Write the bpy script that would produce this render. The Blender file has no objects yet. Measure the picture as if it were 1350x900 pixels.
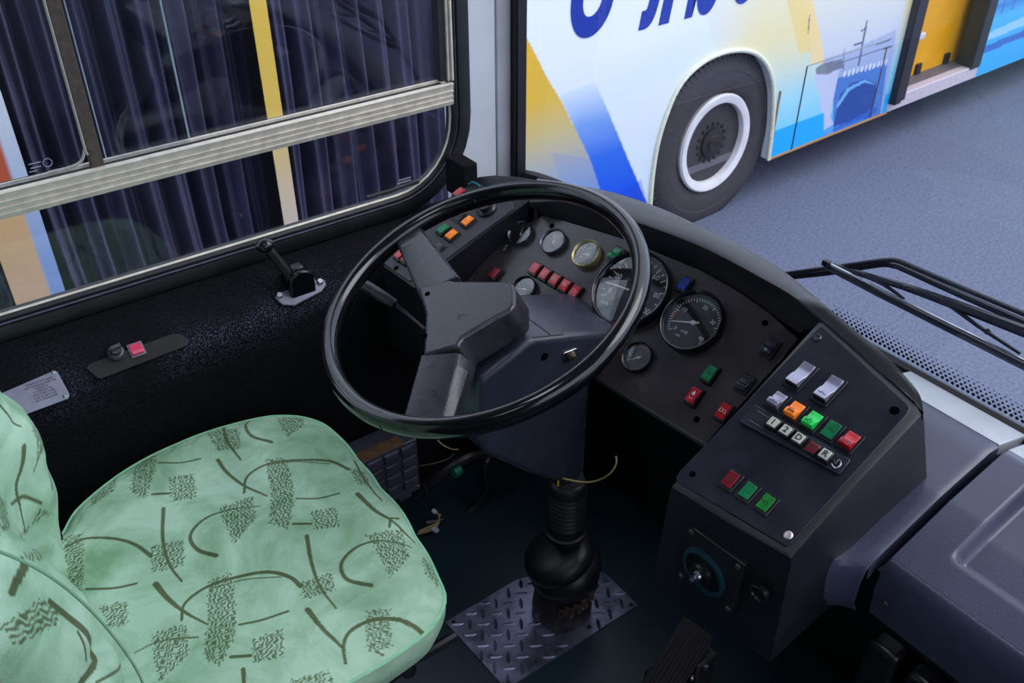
import bpy, bmesh, math, random
import numpy as np
from math import sin, cos, pi, radians
from mathutils import Matrix, Vector

random.seed(4)
RNG = np.random.default_rng(7)
SC = bpy.context.scene
COL = SC.collection

# ------------------------------------------------------------------ camera
FPX = 1227.0
PITCH, YAW = radians(35), radians(54)
CAM = np.array([0, 0, 1.52])
FWD = np.array([cos(YAW)*cos(PITCH), sin(YAW)*cos(PITCH), -sin(PITCH)])
RGT = np.array([sin(YAW), -cos(YAW), 0])
UPV = np.cross(RGT, FWD)
cd = bpy.data.cameras.new('camera')
cam = bpy.data.objects.new('camera', cd)
COL.objects.link(cam)
cd.sensor_width = 36
cd.lens = FPX/1350*36
cam.matrix_world = Matrix([[RGT[0], UPV[0], -FWD[0], CAM[0]], [RGT[1], UPV[1], -FWD[1], CAM[1]], [RGT[2], UPV[2], -FWD[2], CAM[2]], [0, 0, 0, 1]])
cd.dof.use_dof = True
cd.dof.focus_distance = 1.45
cd.dof.aperture_fstop = 13
cd.clip_start = 0.02
SC.camera = cam

# ------------------------------------------------------------------ world, sun, exposure
w = bpy.data.worlds.new('sky')
SC.world = w
w.use_nodes = True
nt = w.node_tree
nt.nodes.clear()
out = nt.nodes.new('ShaderNodeOutputWorld')
bg = nt.nodes.new('ShaderNodeBackground')
tc = nt.nodes.new('ShaderNodeTexCoord')
sp = nt.nodes.new('ShaderNodeSeparateXYZ')
rp = nt.nodes.new('ShaderNodeValToRGB')
nt.links.new(tc.outputs['Generated'], sp.inputs[0])
nt.links.new(sp.outputs['Z'], rp.inputs[0])
nt.links.new(rp.outputs[0], bg.inputs[0])
nt.links.new(bg.outputs[0], out.inputs[0])
rp.color_ramp.elements[0].color = (0.70, 0.79, 1.0, 1)
rp.color_ramp.elements[1].color = (0.84, 0.90, 1.0, 1)
bg.inputs[1].default_value = 2.1
sd = bpy.data.lights.new('sun', 'SUN')
sun = bpy.data.objects.new('sun', sd)
COL.objects.link(sun)
sd.energy = 1.6
sd.angle = radians(40)
sd.color = (1.0, 0.97, 0.95)
sun.rotation_euler = Vector((0.62, -0.45, 0.75)).to_track_quat('Z', 'Y').to_euler()
SC.view_settings.view_transform = 'Standard'
SC.view_settings.look = 'None'
SC.view_settings.exposure = 0.0
SC.view_settings.gamma = 1.0
SC.view_settings.use_curve_mapping = False


# unseen area lights added as cabin fill, over the driver and the aisle
def ceiling_fill(x, y, e, sx, sy):
    ld = bpy.data.lights.new('ceiling_fill_light', 'AREA')
    ld.shape = 'RECTANGLE'
    ld.size, ld.size_y = sx, sy
    ld.energy = e
    ld.color = (0.86, 0.91, 1.0)
    lo = bpy.data.objects.new('ceiling_fill_light', ld)
    lo.location = (x, y, 2.2)
    COL.objects.link(lo)


ceiling_fill(0.1, 0.55, 3.0, 0.3, 0.5)
ceiling_fill(-0.8, -0.2, 2.0, 0.6, 0.3)


# ------------------------------------------------------------------ measuring helpers
def ray(px, py):
    return FWD + RGT*(px-675)/FPX + UPV*(450-py)/FPX


def hit(px, py, ax, v):
    d = ray(px, py)
    i = 'xyz'.index(ax)
    return CAM + d*((v-CAM[i])/d[i])


def hitp(px, py, n, o):
    n = np.array(n, float)
    d = ray(px, py)
    return CAM + d*(np.dot(np.array(o, float)-CAM, n)/np.dot(d, n))


class Fr:
    """a local frame: o + a*u + b*v + c*n"""
    def __init__(s, o, u, v, n=None):
        s.o = np.array(o, float)
        s.u = np.array(u, float)/np.linalg.norm(u)
        s.v = np.array(v, float)/np.linalg.norm(v)
        s.n = np.cross(s.u, s.v) if n is None else np.array(n, float)

    def P(s, a, b, c=0.0):
        return s.o + s.u*a + s.v*b + s.n*c

    def at(s, a, b, c=0.0, rot=0.0):
        u = s.u*cos(rot)+s.v*sin(rot)
        v = -s.u*sin(rot)+s.v*cos(rot)
        return Fr(s.P(a, b, c), u, v, s.n)

    def uv(s, px, py, c=0.0):
        q = hitp(px, py, s.n, s.P(0, 0, c)) - s.o
        return (float(q@s.u), float(q@s.v))


def panel_frame(wd, ad, o):
    w_, a_ = radians(wd), radians(ad)
    u = -np.array([cos(w_), sin(w_), 0])
    fw = np.array([sin(w_), -cos(w_), 0])
    return Fr(o, u, fw*cos(a_)+np.array([0, 0, sin(a_)]))


W0 = Fr((0, 0, 0), (1, 0, 0), (0, 1, 0))


# ------------------------------------------------------------------ materials
def lin(c):
    return tuple(((x/255)/12.92 if x/255 <= .04045 else ((x/255+.055)/1.055)**2.4) for x in c)


MATS = {}


def mat(name, rgb, rough=.5, metal=0., nscale=60., var=.12, bump=.0, bscale=None, spec=.5, coat=0., rvar=.08, emit=0.):
    """procedural principled material: colour and gloss broken up by noise, optional fine relief"""
    if name in MATS:
        return MATS[name]
    m = bpy.data.materials.new(name)
    m.use_nodes = True
    n, l = m.node_tree.nodes, m.node_tree.links
    b = n['Principled BSDF']
    t = n.new('ShaderNodeTexCoord')
    nz = n.new('ShaderNodeTexNoise')
    nz.inputs['Scale'].default_value = nscale
    nz.inputs['Detail'].default_value = 4
    l.new(t.outputs['Object'], nz.inputs['Vector'])
    cr = n.new('ShaderNodeValToRGB')
    c = lin(rgb)
    cr.color_ramp.elements[0].position = .3
    cr.color_ramp.elements[1].position = .7
    cr.color_ramp.elements[0].color = (*[x*(1-var) for x in c], 1)
    cr.color_ramp.elements[1].color = (*[min(1, x*(1+var)) for x in c], 1)
    l.new(nz.outputs['Fac'], cr.inputs[0])
    l.new(cr.outputs[0], b.inputs['Base Color'])
    mr = n.new('ShaderNodeMapRange')
    mr.inputs['To Min'].default_value = max(0, rough-rvar)
    mr.inputs['To Max'].default_value = min(1, rough+rvar)
    l.new(nz.outputs['Fac'], mr.inputs[0])
    l.new(mr.outputs[0], b.inputs['Roughness'])
    b.inputs['Metallic'].default_value = metal
    b.inputs['Specular IOR Level'].default_value = spec
    b.inputs['Coat Weight'].default_value = coat
    b.inputs['Coat Roughness'].default_value = .08
    if emit:
        l.new(cr.outputs[0], b.inputs['Emission Color'])
        b.inputs['Emission Strength'].default_value = emit
    if bump:
        n2 = n.new('ShaderNodeTexNoise')
        n2.inputs['Scale'].default_value = bscale or nscale*5
        n2.inputs['Detail'].default_value = 3
        l.new(t.outputs['Object'], n2.inputs['Vector'])
        bp = n.new('ShaderNodeBump')
        bp.inputs['Strength'].default_value = bump
        bp.inputs['Distance'].default_value = .002
        l.new(n2.outputs['Fac'], bp.inputs['Height'])
        l.new(bp.outputs[0], b.inputs['Normal'])
    MATS[name] = m
    return m


def glass_mat(name, tint=(.93, .96, .97), refl=1.0):
    m = bpy.data.materials.new(name)
    m.use_nodes = True
    n, l = m.node_tree.nodes, m.node_tree.links
    n.clear()
    o = n.new('ShaderNodeOutputMaterial')
    mx = n.new('ShaderNodeMixShader')
    tr = n.new('ShaderNodeBsdfTransparent')
    gl = n.new('ShaderNodeBsdfGlossy')
    ge = n.new('ShaderNodeNewGeometry')
    dt = n.new('ShaderNodeVectorMath')
    dt.operation = 'DOT_PRODUCT'
    l.new(ge.outputs['Incoming'], dt.inputs[0])
    l.new(ge.outputs['Normal'], dt.inputs[1])
    ops = [('ABSOLUTE', None), ('SUBTRACT', 1.), ('POWER', 5.), ('MULTIPLY_ADD', .94*refl)]
    prev = dt.outputs['Value']
    for op, val in ops:
        q = n.new('ShaderNodeMath')
        q.operation = op
        q.use_clamp = op == 'MULTIPLY_ADD'
        if op == 'SUBTRACT':
            q.inputs[0].default_value = 1.
            l.new(prev, q.inputs[1])
        else:
            l.new(prev, q.inputs[0])
            if val is not None:
                q.inputs[1].default_value = val
        if op == 'MULTIPLY_ADD':
            q.inputs[2].default_value = .045*refl
        prev = q.outputs[0]
    fresnel = prev
    nz = n.new('ShaderNodeTexNoise')
    nz.inputs['Scale'].default_value = 4
    mr = n.new('ShaderNodeMapRange')
    mr.inputs['To Min'].default_value = .0
    mr.inputs['To Max'].default_value = .03
    l.new(nz.outputs['Fac'], mr.inputs[0])
    l.new(mr.outputs[0], gl.inputs['Roughness'])
    tr.inputs[0].default_value = (*tint, 1)
    l.new(fresnel, mx.inputs[0])
    l.new(tr.outputs[0], mx.inputs[1])
    l.new(gl.outputs[0], mx.inputs[2])
    l.new(mx.outputs[0], o.inputs[0])
    return m


def attr_mat(name, rough=.5, attr='col', coat=0., bump=0., bscale=300., mott=None, spec=.5):
    """colour printed on the surface, stored per vertex; 'mott' adds a procedural mottling"""
    m = bpy.data.materials.new(name)
    m.use_nodes = True
    n, l = m.node_tree.nodes, m.node_tree.links
    b = n['Principled BSDF']
    a = n.new('ShaderNodeAttribute')
    a.attribute_name = attr
    src = a.outputs['Color']
    t = n.new('ShaderNodeTexCoord')
    if mott:
        nz = n.new('ShaderNodeTexNoise')
        nz.inputs['Scale'].default_value = mott[0]
        nz.inputs['Detail'].default_value = 8
        nz.inputs['Roughness'].default_value = .62
        nz.inputs['Distortion'].default_value = .6
        l.new(t.outputs['Object'], nz.inputs['Vector'])
        cr = n.new('ShaderNodeValToRGB')
        cr.color_ramp.elements[0].position = mott[3] if len(mott) > 3 else .36
        cr.color_ramp.elements[1].position = .60
        cr.color_ramp.elements[0].color = (*mott[1], 1)
        cr.color_ramp.elements[1].color = (*mott[2], 1)
        l.new(nz.outputs['Fac'], cr.inputs[0])
        mx = n.new('ShaderNodeMix')
        mx.data_type = 'RGBA'
        mx.blend_type = 'MULTIPLY'
        mx.inputs[0].default_value = 1
        l.new(src, mx.inputs[6])
        l.new(cr.outputs[0], mx.inputs[7])
        src = mx.outputs[2]
    l.new(src, b.inputs['Base Color'])
    b.inputs['Roughness'].default_value = rough
    b.inputs['Coat Weight'].default_value = coat
    b.inputs['Specular IOR Level'].default_value = spec
    b.inputs['Coat Roughness'].default_value = .05
    if bump:
        n2 = n.new('ShaderNodeTexNoise')
        n2.inputs['Scale'].default_value = bscale
        l.new(t.outputs['Object'], n2.inputs['Vector'])
        bp = n.new('ShaderNodeBump')
        bp.inputs['Strength'].default_value = bump
        bp.inputs['Distance'].default_value = .002
        l.new(n2.outputs['Fac'], bp.inputs['Height'])
        l.new(bp.outputs[0], b.inputs['Normal'])
    return m


M_plastic = mat('black_moulded_plastic', (27, 27, 34), .33, bump=.25, bscale=900, nscale=14, var=.2)
M_panel = mat('instrument_plate_black', (56, 49, 52), .27, nscale=9, var=.3, rvar=.14)
M_console = mat('console_plate_blue_black', (17, 20, 34), .33, nscale=22, var=.25, rvar=.12)
M_wheel = mat('polished_black_rim', (12, 12, 16), .15, nscale=20, coat=.25)
M_spoke = mat('worn_grey_black_plastic', (46, 44, 51), .29, nscale=40, var=.22, bump=.2, bscale=300, rvar=.12)
M_shroud = mat('grey_black_column_plastic', (48, 52, 66), .26, bump=.2, bscale=700, nscale=12)
M_dark = mat('dark_underside', (13, 13, 17), .6)
M_rubber = mat('black_rubber', (24, 23, 28), .42, nscale=30, var=.25)
M_gaiter = mat('gaiter_rubber', (22, 21, 25), .45)
M_carpet = mat('black_carpet', (17, 17, 22), .95, bump=1.0, bscale=500, nscale=330, var=.98, spec=.15)
M_floor = mat('speckled_teal_linoleum', (22, 44, 54), .35, nscale=420, var=.7)
M_alu = mat('aged_aluminium', (214, 204, 190), .42, metal=.2, nscale=50, var=.14)
M_steel = mat('bright_steel', (190, 192, 200), .25, metal=1., nscale=60, var=.15)
M_white = mat('white_pillar_paint', (205, 208, 214), .4, nscale=9, var=.06)
M_greyp = mat('grey_pillar_paint', (172, 172, 180), .45, nscale=14, var=.1)
M_frame = mat('switch_frame_black', (22, 22, 27), .32)
M_red = mat('red_translucent_plastic', (172, 20, 36), .25, nscale=90, var=.3, coat=.3, emit=.04)
M_dred = mat('dark_red_translucent_plastic', (120, 12, 30), .25, nscale=90, var=.3, coat=.3, emit=.05)
M_green = mat('green_translucent_plastic', (8, 108, 66), .25, nscale=90, var=.25, coat=.3, emit=.08)
M_green2 = mat('bright_green_translucent_plastic', (20, 190, 80), .22, nscale=90, var=.2, coat=.4, emit=.15)
M_orange = mat('orange_translucent_plastic', (244, 122, 18), .25, nscale=90, var=.2, coat=.3, emit=.15)
M_blue = mat('blue_translucent_plastic', (24, 38, 140), .25, nscale=90, var=.2, coat=.3)
M_cap = mat('black_rocker_cap', (48, 48, 58), .18, nscale=60, coat=.6)
M_capg = mat('silver_rocker_cap', (150, 148, 170), .22, nscale=60, coat=.4, metal=.5)
M_key = mat('ivory_key_cap', (186, 190, 176), .3, nscale=60, coat=.3)
M_mark = mat('white_dial_marking', (225, 225, 225), .5)
M_markk = mat('black_key_marking', (25, 25, 28), .5)
M_markr = mat('pale_red_symbol', (235, 165, 170), .5)
M_dial = mat('dial_face_black', (34, 33, 37), .45)
M_dialg = mat('dial_face_grey', (110, 104, 104), .45)
M_brass = mat('yellowed_chrome_bezel', (196, 184, 142), .28, metal=.75)
M_chrome = mat('dull_chrome_bezel', (120, 120, 138), .25, metal=.9)
M_glass = glass_mat('window_glass', (.90, .93, .95), 1.0)
M_gglass = glass_mat('gauge_glass', (.95, .95, .95), 1.6)
M_asphalt = mat('asphalt', (92, 98, 122), .8, nscale=60, var=.3, bump=.8, bscale=120)
M_ceil = mat('ceiling_lining', (150, 152, 158), .7)


# ------------------------------------------------------------------ mesh builder
class MB:
    def __init__(s):
        s.v, s.f = [], []

    def add(s, vs, fs):
        k = len(s.v)
        s.v += [tuple(map(float, x)) for x in vs]
        s.f += [tuple(i+k for i in f) for f in fs]
        return s

    def box(s, fr, a0, a1, b0, b1, c0, c1, taper=0.):
        t = taper
        vs = [fr.P(a, b, c0) for a, b in ((a0, b0), (a1, b0), (a1, b1), (a0, b1))]
        vs += [fr.P(a, b, c1) for a, b in ((a0+t, b0+t), (a1-t, b0+t), (a1-t, b1-t), (a0+t, b1-t))]
        return s.add(vs, [(3, 2, 1, 0), (4, 5, 6, 7), (0, 1, 5, 4), (1, 2, 6, 5), (2, 3, 7, 6), (3, 0, 4, 7)])

    def prism(s, fr, pts, c0, c1, top=None):
        """polygon pts (ccw in u,v) from c0 to c1; top may give another outline of the same length"""
        n = len(pts)
        ar = sum(pts[i][0]*pts[(i+1) % n][1]-pts[(i+1) % n][0]*pts[i][1] for i in range(n))
        if ar < 0:
            pts = pts[::-1]
            top = top[::-1] if top else None
        top = top or pts
        vs = [fr.P(a, b, c0) for a, b in pts]+[fr.P(a, b, c1) for a, b in top]
        fs = [tuple(range(n-1, -1, -1)), tuple(range(n, 2*n))]
        fs += [(i, (i+1) % n, n+(i+1) % n, n+i) for i in range(n)]
        return s.add(vs, fs)

    def lathe(s, fr, prof, seg=32, a=0., b=0., a0=0., a1=2*pi):
        full = abs(a1-a0-2*pi) < 1e-6
        n = seg if full else seg+1
        vs, fs = [], []
        for r, c in prof:
            for i in range(n):
                t = a0+(a1-a0)*i/seg
                vs.append(fr.P(a+r*cos(t), b+r*sin(t), c))
        for j in range(len(prof)-1):
            for i in range(seg):
                k = (i+1) % n
                fs.append((j*n+i, j*n+k, (j+1)*n+k, (j+1)*n+i))
        if full and prof[0][0] > 0:
            fs.append(tuple(range(n-1, -1, -1)))
        if full and prof[-1][0] > 0:
            fs.append(tuple((len(prof)-1)*n+i for i in range(n)))
        return s.add(vs, fs)

    def ring(s, fr, prof, seg=40, a=0., b=0.):
        """closed profile loop turned about the normal"""
        m = len(prof)
        vs = [fr.P(a+r*cos(2*pi*i/seg), b+r*sin(2*pi*i/seg), c) for i in range(seg) for r, c in prof]
        fs = [(i*m+j, ((i+1) % seg)*m+j, ((i+1) % seg)*m+(j+1) % m, i*m+(j+1) % m) for i in range(seg) for j in range(m)]
        return s.add(vs, fs)

    def tube(s, pts, r, seg=10, cap=True, smooth=0):
        pts = [np.array(p, float) for p in pts]
        if smooth:
            pts = spline(pts, smooth)
        n = len(pts)
        rs = [r]*n if np.isscalar(r) else list(np.interp(np.linspace(0, 1, n), np.linspace(0, 1, len(r)), r))
        t0 = pts[1]-pts[0]
        up = np.array([0, 0, 1.]) if abs(t0[2]) < .9*np.linalg.norm(t0) else np.array([1., 0, 0])
        vs, fs = [], []
        for i in range(n):
            t = pts[min(i+1, n-1)]-pts[max(i-1, 0)]
            t /= np.linalg.norm(t)
            x = np.cross(up, t)
            x /= np.linalg.norm(x)
            y = np.cross(t, x)
            up = y
            for k in range(seg):
                q = 2*pi*k/seg
                vs.append(pts[i]+rs[i]*(x*cos(q)+y*sin(q)))
        for i in range(n-1):
            for k in range(seg):
                kk = (k+1) % seg
                fs.append((i*seg+k, i*seg+kk, (i+1)*seg+kk, (i+1)*seg+k))
        if cap:
            fs.append(tuple(range(seg-1, -1, -1)))
            fs.append(tuple((n-1)*seg+k for k in range(seg)))
        return s.add(vs, fs)

    def loft(s, secs, closed=False, cap=False):
        m = len(secs[0])
        vs = [p for sec in secs for p in sec]
        fs = []
        for i in range(len(secs)-1):
            for j in range(m if closed else m-1):
                k = (j+1) % m
                fs.append((i*m+j, i*m+k, (i+1)*m+k, (i+1)*m+j))
        if cap:
            fs.append(tuple(range(m-1, -1, -1)))
            fs.append(tuple((len(secs)-1)*m+j for j in range(m)))
        return s.add(vs, fs)

    def ball(s, c, r, seg=14, sc=(1, 1, 1)):
        prof = [(r*sin(pi*i/8), -r*cos(pi*i/8)) for i in range(9)]
        f = Fr(c, (1, 0, 0), (0, 1, 0))
        k = len(s.v)
        s.lathe(f, [(max(a, 1e-5), b) for a, b in prof], seg)
        c = np.array(c)
        for i in range(k, len(s.v)):
            s.v[i] = tuple(c+(np.array(s.v[i])-c)*np.array(sc))
        return s

    def build(s, name, m, parent=None, smooth=35, bevel=0., bseg=2, label=None, kind=None, solid=0., subd=0, fixn=True):
        me = bpy.data.meshes.new(name)
        off = wloc(parent)
        me.from_pydata([(x-off[0], y-off[1], z-off[2]) for x, y, z in s.v], [], s.f)
        me.update()
        if fixn:
            bm = bmesh.new()
            bm.from_mesh(me)
            bmesh.ops.recalc_face_normals(bm, faces=bm.faces)
            bm.to_mesh(me)
            bm.free()
        o = bpy.data.objects.new(name, me)
        COL.objects.link(o)
        me.materials.append(m)
        if parent is not None:
            o.parent = parent
        if smooth:
            me.polygons.foreach_set('use_smooth', [True]*len(me.polygons))
            me.set_sharp_from_angle(angle=radians(smooth))
        if solid:
            md = o.modifiers.new('s', 'SOLIDIFY')
            md.thickness = solid
        if bevel:
            md = o.modifiers.new('b', 'BEVEL')
            md.width = bevel
            md.segments = bseg
            md.limit_method = 'ANGLE'
            md.angle_limit = radians(35)
            me.polygons.foreach_set('use_smooth', [True]*len(me.polygons))
        if subd:
            md = o.modifiers.new('u', 'SUBSURF')
            md.levels = md.render_levels = subd
        if label:
            o['label'] = label
        if kind:
            o['kind'] = kind
        return o


WL = {}


def wloc(o):
    if o is None:
        return (0, 0, 0)
    return WL.get(o.name, (0, 0, 0)) if o.parent is None else wloc(o.parent)


def thing(name, label, cat, loc=(0, 0, 0), group=None, kind=None):
    o = bpy.data.objects.new(name, None)
    o.empty_display_size = .05
    COL.objects.link(o)
    o.location = tuple(map(float, loc))
    WL[o.name] = tuple(map(float, loc))
    if label:
        o['label'] = label
    if cat:
        o['category'] = cat
    if group:
        o['group'] = group
    if kind:
        o['kind'] = kind
    return o


def tag(o, label, cat, group=None):
    o['label'] = label
    o['category'] = cat
    if group:
        o['group'] = group
    return o


def spline(pts, k):
    """catmull-rom through the points, k samples per span"""
    pts = [np.array(p, float) for p in pts]
    P = [2*pts[0]-pts[1]]+pts+[2*pts[-1]-pts[-2]]
    res = []
    for i in range(1, len(P)-2):
        for j in range(k):
            t = j/k
            a, b, c, d = P[i-1], P[i], P[i+1], P[i+2]
            res.append(.5*((2*b)+(c-a)*t+(2*a-5*b+4*c-d)*t*t+(3*b-a-3*c+d)*t**3))
    res.append(pts[-1])
    return res


def text(name, body, size, fr, a, b, c, m, parent, rot=0., depth=.0003, shear=0., offset=0., align='CENTER', spacing=1., sx=1., label=None):
    cu = bpy.data.curves.new('txt', 'FONT')
    cu.body = body
    cu.size = size
    cu.extrude = depth
    cu.shear = shear
    cu.offset = offset
    cu.align_x = align
    cu.align_y = 'CENTER' if align == 'CENTER' else 'BOTTOM_BASELINE'
    cu.space_character = spacing
    cu.resolution_u = 3
    tmp = bpy.data.objects.new('txt', cu)
    me = bpy.data.meshes.new_from_object(tmp)
    bpy.data.objects.remove(tmp)
    f = fr.at(a, b, c, rot)
    off = wloc(parent)
    for v in me.vertices:
        p = f.P(v.co.x*sx, v.co.y, v.co.z)
        v.co = (p[0]-off[0], p[1]-off[1], p[2]-off[2])
    me.materials.clear()
    me.materials.append(m)
    o = bpy.data.objects.new(name, me)
    COL.objects.link(o)
    if parent is not None:
        o.parent = parent
    if label:
        o['label'] = label
    return o


def rrect(a0, a1, b0, b1, r, k=4):
    pts = []
    for cx, cy, s in ((a1-r, b1-r, 0), (a0+r, b1-r, pi/2), (a0+r, b0+r, pi), (a1-r, b0+r, 1.5*pi)):
        for i in range(k+1):
            t = s+pi/2*i/k
            pts.append((cx+r*cos(t), cy+r*sin(t)))
    return pts


def inset(pts, d):
    """shrink a convex-ish outline towards its inside by d"""
    n = len(pts)
    ar = sum(pts[i][0]*pts[(i+1) % n][1]-pts[(i+1) % n][0]*pts[i][1] for i in range(n))
    s = 1 if ar > 0 else -1
    res = []
    for i in range(n):
        p, q, r = map(np.array, (pts[i-1], pts[i], pts[(i+1) % n]))
        e1, e2 = (q-p)/max(1e-9, np.linalg.norm(q-p)), (r-q)/max(1e-9, np.linalg.norm(r-q))
        n1, n2 = np.array([-e1[1], e1[0]])*s, np.array([-e2[1], e2[0]])*s
        m_ = n1+n2
        m_ /= max(.5, np.dot(m_, n1))
        res.append(tuple(q+m_*d))
    return res


# ================================================================== SETTING: road and cab shell
o = MB().box(W0, -14, 26, -12, 40, -1.0, -.90).build('ground', M_asphalt, kind='structure', smooth=0)
o = MB().box(W0, -3, 1.14, -1.3, 1.40, -.05, 0).build('floor', M_floor, kind='structure', smooth=0)
WIN = 1.50      # plane of the side window
SH = Fr((0, 1.40, .585), (1, 0, 0), (0, .832, .555))   # sloping carpeted shelf under the window (u = along the bus, v = up the slope)


def shelf_edge(x):
    t = min(1, max(0, (x-.60)/.16))
    t = t*t*(3-2*t)
    return 1.40, .585+.045*t


secs = []
for x in list(np.linspace(-3, .4, 8))+list(np.linspace(.42, 1.14, 14)):
    ye, ze = shelf_edge(x)
    zt = .648
    secs.append([(x, WIN+.01, zt), (x, WIN-.005, zt), (x, ye+.03, ze+.02*(zt-.585)/.063+.0), (x, ye+.008, ze+.004), (x, ye, ze-.008), (x, ye-.004, ze-.03), (x, ye-.004, ze-.075), (x, ye-.004, 0), (x, ye+.1, 0)])
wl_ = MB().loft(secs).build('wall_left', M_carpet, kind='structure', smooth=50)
# window light along the carpet's rounded fold, painted as paler specks by vertex attribute
M_carpet_edge_lit = M_carpet.copy()
M_carpet_edge_lit.name = 'edge_lit_black_carpet'
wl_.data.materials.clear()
wl_.data.materials.append(M_carpet_edge_lit)
at_ = wl_.data.attributes.new('fold_light', 'FLOAT', 'POINT')
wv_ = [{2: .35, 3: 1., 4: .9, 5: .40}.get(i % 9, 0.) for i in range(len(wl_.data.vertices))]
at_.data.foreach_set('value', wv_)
n_, l_ = M_carpet_edge_lit.node_tree.nodes, M_carpet_edge_lit.node_tree.links
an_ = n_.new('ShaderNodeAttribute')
an_.attribute_name = 'fold_light'
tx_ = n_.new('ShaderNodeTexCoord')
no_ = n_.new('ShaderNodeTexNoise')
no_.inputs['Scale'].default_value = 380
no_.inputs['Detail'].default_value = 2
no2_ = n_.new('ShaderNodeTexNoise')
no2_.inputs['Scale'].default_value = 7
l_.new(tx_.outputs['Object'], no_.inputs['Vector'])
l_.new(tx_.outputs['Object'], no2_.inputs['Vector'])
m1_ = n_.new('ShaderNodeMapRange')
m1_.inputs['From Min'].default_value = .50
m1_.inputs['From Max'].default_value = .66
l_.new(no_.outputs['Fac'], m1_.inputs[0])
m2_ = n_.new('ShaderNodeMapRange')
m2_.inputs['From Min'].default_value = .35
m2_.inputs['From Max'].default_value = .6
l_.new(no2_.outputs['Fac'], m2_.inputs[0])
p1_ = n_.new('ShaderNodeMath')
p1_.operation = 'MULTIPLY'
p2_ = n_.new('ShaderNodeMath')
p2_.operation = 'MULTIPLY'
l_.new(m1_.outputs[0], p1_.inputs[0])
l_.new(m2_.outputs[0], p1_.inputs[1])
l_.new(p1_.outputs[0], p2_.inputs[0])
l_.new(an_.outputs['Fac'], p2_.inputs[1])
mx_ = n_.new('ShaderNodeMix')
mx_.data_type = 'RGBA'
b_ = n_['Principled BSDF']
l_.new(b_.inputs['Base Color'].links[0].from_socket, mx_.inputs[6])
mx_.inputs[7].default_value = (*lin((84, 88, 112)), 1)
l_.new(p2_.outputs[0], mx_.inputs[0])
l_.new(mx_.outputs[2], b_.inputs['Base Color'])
# wall above and behind the side window, ceiling, rear and right walls, header over the windscreen
shell = thing('wall_upper', None, None, kind='structure')
MB().box(W0, -3, 1.0, 1.49, 1.56, 1.5, 2.3).box(W0, -3, -1.0, 1.49, 1.56, .6, 1.5).build('panel', M_greyp, shell, smooth=0)
MB().box(W0, -3, 1.2, -1.4, 1.56, 2.3, 2.35).build('ceiling', M_ceil, kind='structure', smooth=0)
MB().box(W0, -3.05, -3, -1.4, 1.56, -.05, 2.3).build('wall_back', M_ceil, kind='structure', smooth=0)
MB().box(W0, -3, 1.12, -1.4, -1.35, -.05, .95).box(W0, -3, -.35, -1.4, -1.35, .95, 2.3).build('wall_right', M_ceil, kind='structure', smooth=0)
MB().box(W0, 1.12, 1.2, -1.4, 1.45, 2.18, 2.3).build('trim_1', M_greyp, kind='structure', smooth=0)
MB().box(W0, 1.12, 1.16, -1.3, 1.49, -.05, .64).build('wall_front', M_dark, kind='structure', smooth=0)

# white windscreen pillar
pil = [(.955, WIN), (1.03, WIN), (1.045, WIN-.012), (1.085, WIN-.045), (1.10, WIN-.03), (1.10, WIN+.05), (.955, WIN+.05)]
f = Fr((0, 0, 0), (1, 0, 0), (0, 1, 0))
pl = MB().prism(f, pil[:1]+[(1.05, WIN), (1.05, WIN+.05), (.955, WIN+.05)], .6, 2.3).build('trim_2', M_white, kind='structure', bevel=.004)
MB().prism(f, [(1.05, WIN-.001), (1.085, WIN-.004), (1.09, WIN+.05), (1.05, WIN+.05)], .6, 2.3).build('painted_edge', M_greyp, pl, bevel=.003)

# windscreen: curved pane, rubber seal, dotted border
WS = [(1.105, 1.50), (1.135, 1.44), (1.155, 1.30), (1.168, 1.0), (1.172, .6), (1.172, 0), (1.168, -.5), (1.15, -1.0), (1.11, -1.35)]
ws = spline([np.array([a, b, 0]) for a, b in WS], 6)
wsc = thing('window_2', None, None, kind='structure')
secs = [[(p[0], p[1], z) for z in (.655, 1.2, 2.2)] for p in ws]
MB().loft(secs).build('glass_pane', M_glass, wsc, smooth=60)
MB().box(W0, 1.085, 1.112, 1.478, 1.52, .64, 2.2).build('rubber_seal', M_rubber, wsc, bevel=.004)
MB().tube([(p[0]-.008, p[1], .662) for p in ws[2:]], .013, 8).build('rubber_seal', M_rubber, wsc)
# printed dots on the lower edge of the pane
db = MB()
cnt = 0
for j in range(5):
    rr_ = [.0030, .0025, .0021, .0017, .0012][j]
    yy = .72
    k = 0
    while yy > .2:
        y0 = yy-(.0042 if j % 2 else 0)
        xg = float(np.interp(y0, [0, .6, 1.0], [1.172, 1.172, 1.168]))
        z0 = .679+j*.0056
        g = Fr((xg-.0012, y0, z0), (0, -1, 0), (0, 0, 1))
        db.add([g.P(rr_*cos(2*pi*q/6), rr_*sin(2*pi*q/6)) for q in range(6)], [tuple(range(6))])
        yy -= .0084
db.build('dotted_print', M_rubber, wsc, kind='stuff', smooth=0, label='rows of black printed dots')

# ------------------------------------------------------------------ side window of the cab
sw = thing('window_1', None, None, kind='structure')
WF = Fr((0, WIN, 0), (1, 0, 0), (0, 0, 1))       # n points inwards (-y)
XR, ZB = .938, .694                              # right edge and bottom edge of the glass


def wpath(d, xl=-.9, zt=1.5, r=.135):
    """open outline of the window, d outwards of the glass edge: along the bottom, round the corner, up the front"""
    R_ = r+d
    pts = [(xl, ZB-d), (0, ZB-d), (.4, ZB-d), (XR-r, ZB-d)]
    pts += [(XR-r+R_*sin(q), ZB+r-R_*cos(q)) for q in np.linspace(0, pi/2, 9)[1:]]
    pts += [(XR+d, 1.1), (XR+d, zt)]
    return pts


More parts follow.
